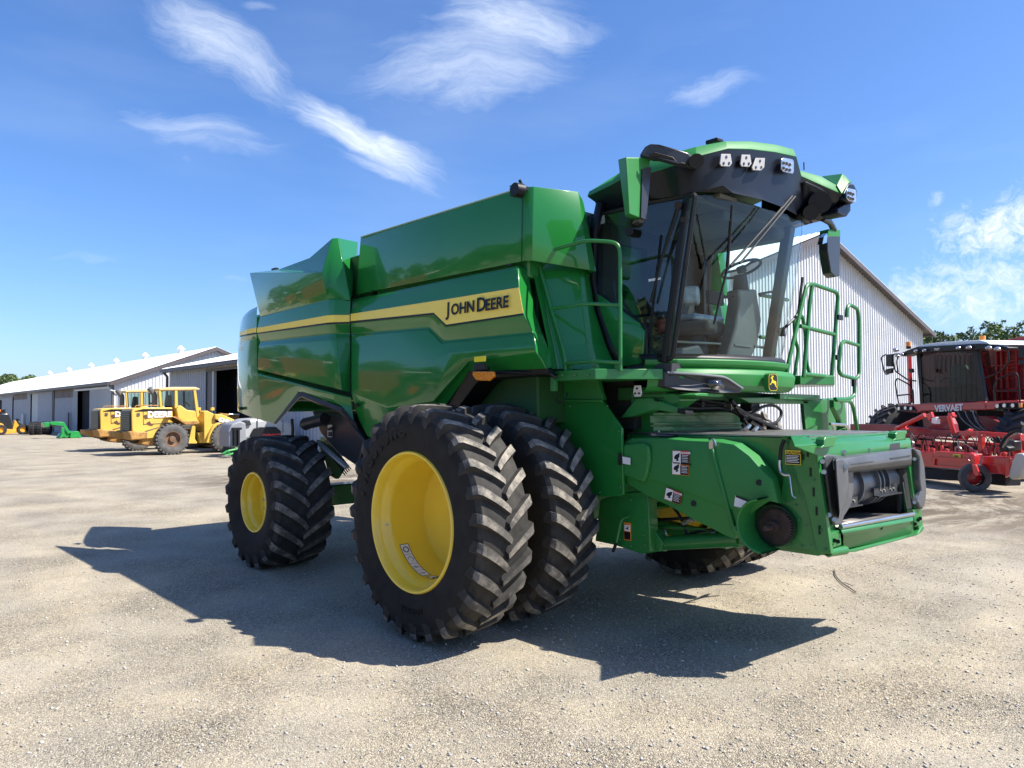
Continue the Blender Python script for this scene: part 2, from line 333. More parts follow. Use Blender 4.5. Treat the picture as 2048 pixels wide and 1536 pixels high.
    def bump(h, s, d, prev=None):
        q = n('ShaderNodeBump'); q.inputs['Strength'].default_value = s; q.inputs['Distance'].default_value = d; l(h, q.inputs['Height'])
        if prev: l(prev, q.inputs['Normal'])
        return q.outputs[0]
    inv = n('ShaderNodeMath', operation='SUBTRACT'); inv.inputs[0].default_value = 1; l(vo.outputs['Distance'], inv.inputs[1])
    inm = n('ShaderNodeMath', operation='MULTIPLY'); l(inv.outputs[0], inm.inputs[0]); l(patch, inm.inputs[1])
    h = bump(inm.outputs[0], .9, .016); h = bump(noise(260, 3), .6, .004, h); h = bump(tr, .12, .03, h); h = bump(noise(9, 6, .65), .45, .015, h); h = bump(trk, .5, .02, h)
    l(h, b.inputs['Normal'])
    g_ = MB(); n_ = 60
    xs = [-900, -300, -120]+[-60+i*3 for i in range(31)]+[60, 200, 900]
    g_.rows([[(x, y, 0.0) for y in xs] for x in xs]).build('gravel_ground', m, smooth=0)['kind'] = 'structure'
ground()
def stones():
    rnd = np.random.RandomState(3); n = 24000
    base = np.array([(1, 0, 0), (-1, 0, 0), (0, 1, 0), (0, -1, 0), (0, 0, 1), (0, 0, -1)], float)
    F = np.array([(0, 2, 4), (2, 1, 4), (1, 3, 4), (3, 0, 4), (2, 0, 5), (1, 2, 5), (3, 1, 5), (0, 3, 5)])
    th = YAW+rnd.uniform(-.72, .72, n); d = 1.6+9.5*rnd.uniform(0, 1, n)**1.3
    cx = CAM.x+d*np.cos(th); cy = CAM.y+d*np.sin(th); r = .0035+.010*rnd.uniform(0, 1, n)**4+.002*rnd.uniform(0, 1, n)
    a = rnd.uniform(0, 2*pi, n); v = base[None]*rnd.uniform(.6, 1.25, (n, 6, 1))*r[:, None, None]*np.stack([rnd.uniform(.8, 1.4, n), rnd.uniform(.7, 1.1, n), rnd.uniform(.5, .9, n)], 1)[:, None, :]
    x = v[..., 0]*np.cos(a)[:, None]-v[..., 1]*np.sin(a)[:, None]; y = v[..., 0]*np.sin(a)[:, None]+v[..., 1]*np.cos(a)[:, None]
    vs = np.stack([x+cx[:, None], y+cy[:, None], v[..., 2]+(r*.25)[:, None]], -1).reshape(-1, 3); fs = (F[None]+6*np.arange(n)[:, None, None]).reshape(-1, 3)
    me = bpy.data.meshes.new('stones'); me.from_pydata(vs.tolist(), [], fs.tolist()); me.materials.append(mat('loose stone', (.40, .38, .34), .85, var=.55, vscale=35)); me.shade_smooth()
    o = bpy.data.objects.new('loose_stones', me); COL.objects.link(o); o['kind'] = 'stuff'
stones()
# ================================================================ COMBINE HARVESTER  (x forward, y to its left, z up)
HV = empty('combine_harvester', (0, 0, 0), 'large green combine harvester with dual front wheels and a yellow side stripe, filling the picture', 'combine harvester')
def P(*q): return [Y(*a) for a in q]
YF, YR, ZF, ZR = -2.13, -1.83, .9656, .775
def wheel(cx, cy, zc, side, R, Wd, rr, rw, nl, lug, skew, dish, rear=False):
    """side -1: outer face looks to -y"""
    w = sub('wheel', HV); w.location = (cx, cy, zc)
    T = MB(); hw = Wd/2; sh = R-lug*1.0
    prof = []
    half = [(rw/2, rr+.005), (rw/2+.012, rr+.03), (hw*.96, rr+(sh-rr)*.30), (hw*1.03, rr+(sh-rr)*.52), (hw*1.02, rr+(sh-rr)*.70), (hw*.96, rr+(sh-rr)*.86), (hw*.86, sh-.012), (hw*.6, sh), (hw*.3, sh+.006), (0, sh+.008)]
    prof = half+[(-a, b) for a, b in half[-2::-1]]
    T.use(RUB).lathe(prof[:6], (0, 0, 0), n=96); T.use(RUBC).lathe(prof[5:-5], (0, 0, 0), n=96); T.use(RUB).lathe(prof[-6:], (0, 0, 0), n=96)
    def rc(a):
        a = abs(a)/hw
        pts = [(0, sh+.008), (.3, sh+.006), (.6, sh), (.86, sh-.012), (.96, rr+(sh-rr)*.86), (1.02, rr+(sh-rr)*.70)]
        for (p, q), (p2, q2) in zip(pts, pts[1:]):
            if a <= p2: return q+(q2-q)*(a-p)/(p2-p)
        return pts[-1][1]
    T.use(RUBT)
    for sgn in (-1, 1):
        for k in range(nl):
            ph0 = 2*pi*(k+(.5 if sgn > 0 else 0))/nl
            ts = [0, .12, .3, .5, .7, .85, .95, 1.0]; rowsL = []
            for i, t in enumerate(ts):
                a = sgn*(-.04+1.06*t**.95)*hw; c = rc(a)-.012
                ph = ph0+(skew*(t**.8))/R
                top = R-.004-(.012*t*t); top = min(top, R)
                if t > .93: top = R-.03 if t < 1 else R-lug-.03
                wt = (.024+.012*t)*(1.25 if rear else 1.0); wb = wt+.02
                if t == 0: wt *= .8
                # direction across the lug: mostly along the circumference
                q = []
                for r_, ww in ((c, -wb), (top, -wt), (top, wt), (c, wb)):
                    pa = ph+ww/R; da = ww*.35*sgn*(1-t*.6)
                    q.append(V((cos(pa)*r_, a-da*.9, sin(pa)*r_)))
                rowsL.append(q)
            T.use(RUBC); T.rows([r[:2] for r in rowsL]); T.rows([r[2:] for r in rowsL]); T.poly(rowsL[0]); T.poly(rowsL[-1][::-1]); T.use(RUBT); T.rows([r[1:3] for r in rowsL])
            # foot of the lug running down the sidewall
            a = sgn*1.02*hw; c = rc(a)
            q = []
    o = T.build('tyre', None, w, smooth=28, bevel=0)
    # raised lettering on the outer sidewall
    X = V((1, 0, 0)) if side < 0 else V((-1, 0, 0)); rl = rr+(sh-rr)*(.36 if not rear else .42); yy = side*(hw*1.0+.004)
    ls = .17 if not rear else .095
    for st in ((radians(172),) if not rear else (radians(120),)):
        tx = MB(); tx.text('Firestone', ls*1.25, (0, yy, 0), X, (0, 0, 1), ext=.003, bold=.003, bend=(rl, st), spacing=1.12)
    if not rear:
        tx.build('sidewall_lettering', LETR, w, smooth=0); tx = MB(); tx.text('520/85R42', .06, (0, yy, 0), X, (0, 0, 1), ext=.004, bold=.002, bend=(rl, radians(-70)), spacing=1.1)
        tx.build('sidewall_lettering', LETR, w, smooth=0); tx = MB(); tx.text('RADIAL ALL TRACTION', .035, (0, yy, 0), X, (0, 0, 1), ext=.003, bend=(rl+.06, radians(40)), spacing=1.1)
    tx.build('sidewall_lettering', LETR, w, smooth=0)
    # rim
    Rm = MB(); s = side; f = rw/2
    if not rear:
        pr = [(f, rr+.006), (f+.014, rr-.002), (f+.012, rr-.018), (f-.005, rr-.03), (f-.055, rr-.034), (f-.075, rr-.045), (f-.115, rr-.082), (f-.15, rr-.088), (f-.30, rr-.088), (f-.325, rr-.098), (f-dish+.03, rr-.105), (f-dish+.004, rr-.118), (f-dish-.008, rr-.15), (f-dish-.01, .001)]
    else:
        pr = [(f, rr+.006), (f+.012, rr-.002), (f+.01, rr-.016), (f-.005, rr-.026), (f-.06, rr-.03), (f-.085, rr-.055), (f-.11, rr-.062), (f-.20, rr-.066), (f-dish, rr-.08), (f-dish-.01, rr-.11), (f-dish+.01, .11), (f-dish+.02, .001)]
    Rm.lathe([(a*s, b) for a, b in pr], (0, 0, 0), n=96)
    Rm.lathe([(-a*s, b) for a, b in pr[:6]], (0, 0, 0), n=48)
    rim = Rm.build('rim', YEL, w, smooth=40)
    B = MB()
    if not rear:
        B.cyl((-.5*cos(.25), (f-.1)*s, -.5*sin(.25)), (-.47*cos(.25), (f-.07)*s, -.47*sin(.25)), .008, n=8)
    else:
        for k in range(8):
            a = 2*pi*k/8; yb = (f-dish)*s; B.cyl((cos(a)*.14, yb, sin(a)*.14), (cos(a)*.14, yb+s*.03, sin(a)*.14), .016, n=6)
    B.build('wheel_nut', STEEL, w, smooth=0)
    return w
FO = dict(R=.9656, Wd=.52, rr=.57, rw=.48, nl=27, lug=.05, skew=.20, dish=.47)
wo_ = wheel(0, YF, ZF, -1, **FO)
def copy_wheel(src, loc, flip=False):
    c = src.copy(); COL.objects.link(c); c.location = loc
    if flip: c.rotation_euler = (0, 0, 0); c.scale = (1, -1, 1)
    for ch in src.children:
        if flip and ch.name.startswith('sidewall'): continue
        d = ch.copy(); COL.objects.link(d); d.parent = c
    return c
wi_ = copy_wheel(wo_, (0, YF+.762, ZF)); wi_.rotation_euler = (0, .14, 0)
wo_.rotation_euler = (0, radians(4), 0)
copy_wheel(wo_, (.14, -YF, ZF), True); copy_wheel(wo_, (.14, -YF-.762, ZF), True)
wr_ = wheel(-3.597, YR, .778, -1, R=.795, Wd=.72, rr=.355, rw=.62, nl=19, lug=.042, skew=.30, dish=.2, rear=True)
copy_wheel(wr_, (-3.597, -YR, .778), True)
# white stickers inside the dished rim
def rim_sticker(name, a0, a1, w0, w1, r, marks):
    s = MB().use(WHT); n = 14; A = []; B = []
    c = V((0, 0, ZF))
    for i in range(n+1):
        a = a0+(a1-a0)*i/n
        A.append(c+V((cos(a)*r, w0, sin(a)*r))); B.append(c+V((cos(a)*r, w1, sin(a)*r)))
    s.strip(A, B); s.use(BLK); r -= .0025
    def seg(a, w, b, z, t=.0016):  # dark printed line
        p = c+V((cos(a)*r, w, sin(a)*r)); q = c+V((cos(b)*r, z, sin(b)*r)); s.bar(p, q, t*2, t, az=(cos(a), 0, sin(a)))
    for i in range(n):
        b0 = a0+(a1-a0)*i/n; b1 = a0+(a1-a0)*(i+1)/n; seg(b0, w0, b1, w0); seg(b0, w1, b1, w1)
    seg(a0, w0, a0, w1); seg(a1, w0, a1, w1)
    for k in range(1, marks): b = a0+(a1-a0)*k/marks; seg(b, w0, b, w1, .0008)
    for k in range(marks):
        b = a0+(a1-a0)*(k+.5)/marks; wm = (w0+w1)/2; R_ = .026
        if k < 2:
            for j in range(12 if k == 0 else 9):
                t0 = j*pi/6; t1 = t0+pi/6; seg(b+cos(t0)*R_/r, wm+sin(t0)*R_, b+cos(t1)*R_/r, wm+sin(t1)*R_, .003 if k == 0 else .0016)
        else:
            for j in range(6): seg(b+random.uniform(-.03, .03), wm+random.uniform(-.03, .03), b+random.uniform(-.03, .03), wm+random.uniform(-.03, .03), .0012)
    s.build(name, None, HV, smooth=0)
fl = YF-.24
rim_sticker('wheel_sticker', radians(213), radians(262), fl+.17, fl+.255, .57-.089, 4)
rim_sticker('wheel_sticker', radians(267), radians(285), fl+.18, fl+.26, .57-.089, 1)

# ------------------------------------------------ side panels
def rowp(rows): return [P(*r) for r in rows]
def lettered_side():
    R = rowp([
        [(705, 603, -1.50), (780, 588, -1.50), (870, 569, -1.50), (897, 563, -1.50), (1032, 536, -1.50), (1052, 534, -1.36)],
        [(706, 598, -1.60), (780, 583, -1.60), (870, 564, -1.60), (897, 558, -1.60), (1035, 531, -1.60), (1055, 531, -1.42)],
        [(705, 604, -1.64), (780, 589, -1.64), (870, 570, -1.64), (897, 564, -1.64), (1036, 537, -1.63), (1058, 540, -1.44)],
        [(702, 628, -1.70), (780, 616, -1.70), (870, 602, -1.70), (897, 598, -1.70), (1038, 575, -1.68), (1061, 574, -1.47)],
        [(702, 646, -1.71), (780, 638, -1.71), (868, 629, -1.71), (893, 653, -1.71), (1048, 630, -1.69), (1070, 627, -1.48)],
        [(702, 656, -1.69), (780, 650, -1.69), (863, 642, -1.69), (888, 668, -1.69), (1057, 647, -1.67), (1077, 645, -1.47)],
        [(703, 668, -1.655), (780, 662, -1.655), (858, 655, -1.655), (884, 683, -1.655), (1066, 665, -1.64), (1083, 662, -1.46)],
        [(703, 672, -1.68), (780, 666, -1.68), (857, 660, -1.68), (883, 688, -1.68), (1068, 669, -1.66), (1085, 666, -1.47)],
        [(703, 740, -1.72), (778, 735, -1.725), (857, 728, -1.725), (900, 705, -1.72), (1071, 690, -1.68), (1092, 686, -1.48)],
        [(703, 787, -1.70), (775, 815, -1.72), (866, 803, -1.72), (938, 722, -1.71), (1072, 704, -1.68), (1098, 700, -1.48)],
        [(718, 840, -1.62), (780, 845, -1.63), (878, 806, -1.66), (936, 731, -1.66), (1085, 722, -1.62), (1101, 717, -1.47)],
        [(735, 872, -1.56), (790, 905, -1.56), (892, 810, -1.62), (938, 744, -1.62), (1093, 737, -1.58), (1103, 735, -1.47)]])
    a = MB().rows(R).build('side_panel', GREEN, HV, bevel=.012, bseg=3, smooth=50)
    MB().rows(R); m = MB().rows([[V((p.x, -p.y, p.z)) for p in r] for r in R]).build('side_panel', GREEN, HV, bevel=.012, smooth=50)
    # stripe with its black keyline
    up_, lo = R[3], R[4]; o = V((0, -.004, 0)); A = []; B = []; Cc = []
    wd = [18, 22, 27, 55, 55]
    for i in range(5):
        x = 1-3.6/wd[i]; A.append(up_[i]+o); B.append(lerp(up_[i], lo[i], x)+o); Cc.append(lo[i]+o)
    MB().strip(A, B).build('stripe', STR, HV, smooth=0, solid=.002); MB().strip(B, Cc).build('stripe_keyline', BLK, HV, smooth=0, solid=.002)
    # name lettering
    d = (Y(1048, 627, -1.7)-Y(893, 650, -1.7)).normalized(); z = up_[4]-lo[4]
    t = MB(); O = Y(889, 631, -1.706); k = .155
    b = .0036
    def put(s, sz, px, py): t.text(s, sz, Y(px, py, -1.716), d, z, ext=.001, bold=b, sx=1.03)
    put('J', .172, 893, 631); put('OHN', .140, 901.5, 630); put('D', .172, 952, 623.5); put('EERE', .140, 969.5, 621.3)
    t.build('name_lettering', BLK, HV, smooth=0)
    MB().cyl(Y(712, 811, -1.66), Y(712, 811, -1.72), .022).build('tie_down_ring', BLK, HV)
    return R
RF = lettered_side()
def engine_side():
    for mir in (1, -1):
        def Q(rows): return [[V((p.x, p.y*mir, p.z)) for p in P(*r)] for r in rows]
        R = Q([[(523, 626, -1.70), (654, 594, -1.80), (668, 593, -1.78), (701, 594, -1.64)],
            [(520, 633, -1.76), (654, 600, -1.86), (670, 599, -1.84), (701, 600, -1.70)],
            [(515, 656, -1.79), (654, 631, -1.88), (670, 630, -1.85), (700, 630, -1.71)],
            [(515, 668, -1.79), (654, 649, -1.88), (670, 648, -1.85), (700, 647, -1.71)],
            [(521, 684, -1.74), (656, 668, -1.82), (672, 667, -1.80), (700, 668, -1.68)],
            [(518, 692, -1.77), (658, 680, -1.86), (674, 680, -1.83), (700, 684, -1.70)],
            [(516, 715, -1.775), (664, 740, -1.865), (678, 745, -1.84), (700, 750, -1.70)],
            [(516, 739, -1.76), (668, 776, -1.84), (682, 780, -1.82), (700, 784, -1.69)]])
        MB().rows(R).build('engine_door', GREEN, HV, bevel=.012, bseg=3, smooth=50)
        if mir == 1:
            o = V((0, -.005, 0)); A = [p+o for p in R[2]]; B = [lerp(a, b, .80)+o for a, b in zip(R[2], R[3])]; C_ = [p+o for p in R[3]]
            MB().strip(A, B).build('stripe', STR, HV, smooth=0, solid=.002); MB().strip(B, C_).build('stripe_keyline', BLK, HV, smooth=0, solid=.002)
        # dark slot under the door, then the skirt with its arch
        R = Q([[(516, 745, -1.70), (560, 756, -1.72), (603, 767, -1.74), (668, 784, -1.77), (702, 792, -1.66)],
            [(516, 748, -1.76), (560, 759, -1.78), (603, 770, -1.80), (668, 787, -1.83), (702, 795, -1.69)],
            [(518, 775, -1.77), (560, 778, -1.78), (603, 778, -1.80), (668, 800, -1.81), (703, 812, -1.68)],
            [(523, 838, -1.73), (547, 847, -1.72), (597, 783, -1.78), (684, 812, -1.76), (708, 843, -1.66)]])
        MB().rows(R).build('rear_skirt', GREEN, HV, bevel=.01, smooth=50)
        T = Q([[(547, 847, -1.735), (594, 787, -1.79), (603, 784, -1.79), (684, 815, -1.77), (712, 846, -1.67)],
               [(552, 848, -1.75), (597, 795, -1.80), (603, 792, -1.80), (682, 824, -1.78), (716, 858, -1.66)],
               [(553, 848, -1.60), (598, 797, -1.60), (603, 795, -1.60), (680, 827, -1.60), (716, 860, -1.55)]])
        MB().rows(T).build('arch_trim', BLK, HV, bevel=.006, smooth=40)
        # rear corner cover
        R = Q([[(515, 613, -1.68), (500, 620, -1.64), (490, 628, -1.50), (486, 634, -1.2)],
            [(514, 620, -1.73), (497, 628, -1.70), (485, 637, -1.56), (481, 645, -1.2)],
            [(513, 655, -1.76), (495, 659, -1.74), (481, 664, -1.62), (478, 668, -1.2)],
            [(513, 668, -1.76), (495, 671, -1.74), (481, 674, -1.62), (478, 678, -1.2)],
            [(513, 677, -1.73), (495, 680, -1.70), (480, 682, -1.58), (476, 690, -1.2)],
            [(515, 740, -1.76), (496, 720, -1.73), (479, 700, -1.62), (475, 700, -1.2)],
            [(520, 790, -1.75), (498, 785, -1.72), (478, 770, -1.62), (474, 770, -1.2)],
            [(535, 844, -1.70), (505, 835, -1.68), (478, 824, -1.58), (475, 822, -1.2)]])
        MB().rows(R).build('rear_cover', GREEN, HV, bevel=.01, bseg=3, smooth=60)
        if mir == 1:
            o = V((-.004, -.005, 0)); A = [p+o for p in R[2]][:3]; B = [lerp(a, b, .74)+o for a, b in zip(R[2], R[3])][:3]; C_ = [p+o for p in R[3]][:3]
            MB().strip(A, B).build('stripe', STR, HV, smooth=0, solid=.002); MB().strip(B, C_).build('stripe_keyline', BLK, HV, smooth=0, solid=.002)
            d = V((1, 0, 0)); t = MB(); t.text('S7', .19, Y(481, 702, -1.76), (1, -.16, 0), (0, 0, 1), ext=.002, bold=.004); t.build('model_lettering', LETM, HV, smooth=0); t = MB(); t.text('600', .125, Y(495, 792, -1.79), (1, -.05, 0), (0, 0, 1), ext=.002, bold=.001)
            t.build('model_lettering', LETM, HV, smooth=0)
            MB().cyl(Y(481, 817, -1.55), Y(481, 817, -1.66), .022).build('tie_down_ring', BLK, HV)
    # end wall
    MB().b2((-5.35, -1.45, 1.85), (-5.0, 1.45, 3.25)).build('rear_hood', GREEN, HV, bevel=.06)
engine_side()
def hopper():
    for mir in (1, -1):
        def Q(*q): return [V((p.x, p.y*mir, p.z)) for p in P(*q)]
        a, b, c, d = Q((500, 546, -1.80), (645, 545, -1.90), (655, 600, -1.85), (521, 633, -1.76))
        t1, t2 = Q((665, 477, -1.75), (676, 476, -1.71)); e, = Q((700, 600, -1.72))
        back = V((0, .05*mir, .0))
        m = MB(); m.poly([a, b, c, d]); m.poly([b, t1, t2, e, c])
        k1, k2 = Q((620, 516, -1.70), (556, 540, -1.70)); k3, = Q((500, 545, -1.76))
        m.poly([b, t1, k1, k2]); m.poly([b, k2, a])
        m.build('hopper_cover', GREEN, HV, bevel=.01, smooth=40, solid=.012)
        f1, f2, f3 = Q((715, 484, -1.25), (715, 560, -1.35), (702, 596, -1.5))
        MB().poly([t2, f1, f2, f3, e]).build('hopper_cover', GREEN, HV, bevel=.005, smooth=0, solid=.012)
        MB().poly([V((-2.2, 1.53*mir, 3.0)), V((-2.2, 1.53*mir, 3.60)), V((-2.25, 1.0*mir, 3.62)), V((-2.25, 1.0*mir, 3.0))]).build('hopper_cover', GREEN, HV, smooth=0, solid=.012)
    m = MB(); m.box(Y(550, 541, -1.5), (.12, .05, .06)); m.build('rear_bracket', BLK, HV)
    m = MB(); m.box(Y(575, 538, -1.62), (.3, .02, .05)); m.build('handle_slot', BLK, HV)
    # rear deck between the covers
    MB().b2((-4.7, -1.35, 2.6), (-2.3, 1.35, 3.28)).build('engine_deck', GREENF, HV, bevel=.02)
    # grain tank extension
    for mir in (1, -1):
        m = MB()
        TL, TR, BR, BL = [V((p.x, p.y*mir, p.z)) for p in P((722, 475, -1.58), (1052, 374, -1.58), (1049, 522, -1.58), (713, 589, -1.58))]
        m.poly([TL, TR, BR, BL]); i = V((0, .03*mir, 0))
        m.strip([TL, TR], [TL+i, TR+i]); m.build('tank_extension', GREEN, HV, solid=.01, bevel=.006)
        f0 = TR+V((.05, .04*mir, .0)); g0 = BR+V((.05, .04*mir, 0))
        f1 = V((.75, -1.14*mir, 3.75)); g1 = V((.84, -1.10*mir, 3.06)); f2 = V((.73, -1.05*mir, 3.68)); g2 = V((.84, -1.02*mir, 3.06)); f3 = V((.62, -.98*mir, 3.5)); g3 = V((.70, -.98*mir, 3.06))
        f1b = V((.83, 1.08*mir, 3.72))
        MB().rows([[TR, f0, f1, f2, f3], [BR, g0, g1, g2, g3]]).build('tank_extension', GREEN, HV, solid=.01, bevel=.008)
        MB().poly([TL, TL+V((-.03, .5*mir, 0)), BL+V((-.03, .5*mir, 0)), BL]).build('tank_extension', GREEN, HV, solid=.01)
    MB().rows([[V((.58, -1.0, 3.66)), V((.58, 1.0, 3.66))], [V((.58, -1.0, 3.0)), V((.58, 1.0, 3.0))]]).build('tank_front_wall', GREENF, HV, solid=.01)
    MB().b2((-1.9, -1.5, 3.0), (.5, 1.5, 3.64)).build('tank_cover', GREENF, HV, bevel=.02)
    MB().b2((-2.45, -1.52, 2.9), (-1.98, 1.52, 3.62)).build('tank_gap_filler', mat('inner green', (0, 0, 0)), HV)  # dark box added to close the bright gap between tank and hopper
    # edge strip along the rim of the tank
    MB().tube([Y(722, 474, -1.585), Y(1050, 373, -1.585)], .008, n=6).build('tank_edge', mat('pale seal', (.25, .4, .35), .4), HV)
    MB().b2((.60, -1.00, 2.3), (.69, -.87, 3.50)).build('cab_gap_shade', DARK, HV)  # black box put in to darken the gap behind the cab
    # work lamp on the corner
    m = MB().use(BLK); c = Y(1039, 381, -1.66); m.cyl(c+V((0, .02, 0)), c+V((0, -.06, 0)), .062, .055, n=14); m.cyl(c+V((0, .05, .02)), c+V((0, .0, .09)), .012)
    for k in range(5): m.box(c+V((-.05, -.02, -.04+.02*k)), (.03, .07, .006))
    m.box(c+V((0, .05, .03)), (.03, .12, .03)); m.build('work_lamp', None, HV, smooth=30)
    m = MB().use(BLK); c = Y(1421, 488, 1.62); m.cyl(c+V((0, 0, 0)), c+V((.03, -.05, 0)), .07, .06, n=12); m.tube([c, c+V((0, .02, .12)), c+V((-.1, .1, .12))], .01); m.build('work_lamp', None, HV, smooth=30)
hopper()
def core():
    m = MB(); m.b2((-4.9, -1.4, 2.0), (-2.2, 1.4, 2.9)); m.b2((-2.2, -1.35, 1.75), (.45, 1.35, 3.02)); m.build('light_block_core', mat('inner green', (.008, .07, .014), .6), HV, bevel=.02)  # filler boxes added behind the panels to block light
    # straw chopper housing, chute and hoses seen behind the rear wheel
    m = MB().ext(P((622, 822, -1.35), (690, 828, -1.35), (730, 880, -1.35), (715, 935, -1.35), (672, 905, -1.35), (640, 868, -1.35)), (0, 2.6, 0)); m.build('chopper_housing', GRY, HV, bevel=.03)
    m = MB().cyl(Y(612, 848, -1.5), Y(650, 838, -1.45), .075); m.cyl(Y(612, 848, -1.51), Y(612.5, 848, -1.5), .08); m.build('intake_duct', GRY, HV)
    m = MB().tube([Y(584, 838, -1.5), Y(586, 862, -1.5), Y(583, 890, -1.5)], .02, bend=.1); m.build('drain_hose', mat('hose olive', (.05, .055, .03), .5), HV)
    m = MB().ext(P((632, 880, -1.3), (662, 895, -1.3), (690, 930, -1.3), (672, 958, -1.3), (658, 950, -1.3), (646, 908, -1.3)), (0, .04, 0)); m.build('axle_bracket', GREENF, HV)
    m = MB().bar(Y(636, 885, -1.38), Y(694, 935, -1.38), .05, .03); m.build('chute_strut', mat('strut pale', (.45, .44, .42), .5), HV)
    m = MB()
    for k in range(5): m.tube([Y(640+k*4, 884-k, -1.32), Y(690+k*3, 950-k*3, -1.32)], .007, n=6)
    m.build('hydraulic_line', BLK, HV)
    s_ = MB().box(Y(660, 862, -1.37), (.10, .01, .15)); s_.build('warning_sticker', WHT, HV, smooth=0)
    MB().box(Y(660, 868, -1.378), (.085, .006, .06)).build('warning_sticker', GRY, HV, smooth=0)
    MB().ext([Y(655, 857, -1.378), Y(664, 853, -1.378), Y(666, 860, -1.378), Y(657, 862, -1.378)], (0, -.003, 0)).build('warning_sticker', BLK, HV, smooth=0)
    # rear axle, front axle, frames
    m = MB(); m.b2((-3.75, -1.45, .66), (-3.45, 1.45, .92)); m.b2((-3.7, -.45, .9), (-3.5, .45, 1.5)); m.build('rear_axle', GREENF, HV, bevel=.02)
    m = MB(); m.b2((-.18, -1.1, .78), (.18, 1.1, 1.15)); m.cyl((0, -1.7, .966), (0, 1.7, .966), .11); m.build('front_axle', GREENF, HV, bevel=.02)
    m = MB(); m.b2((-4.6, -.75, 1.25), (-.2, -.55, 1.5)); m.b2((-4.6, .55, 1.25), (-.2, .75, 1.5)); m.b2((-3.0, -1.0, 1.0), (-.4, 1.0, 1.9)); m.build('chassis', GREENF, HV, bevel=.02)
    # side box between panel bottom and axle, dark green
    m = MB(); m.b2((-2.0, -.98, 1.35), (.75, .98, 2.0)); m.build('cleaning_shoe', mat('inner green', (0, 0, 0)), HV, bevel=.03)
core()
def X(px, py, x): return S('x', x, px, py)
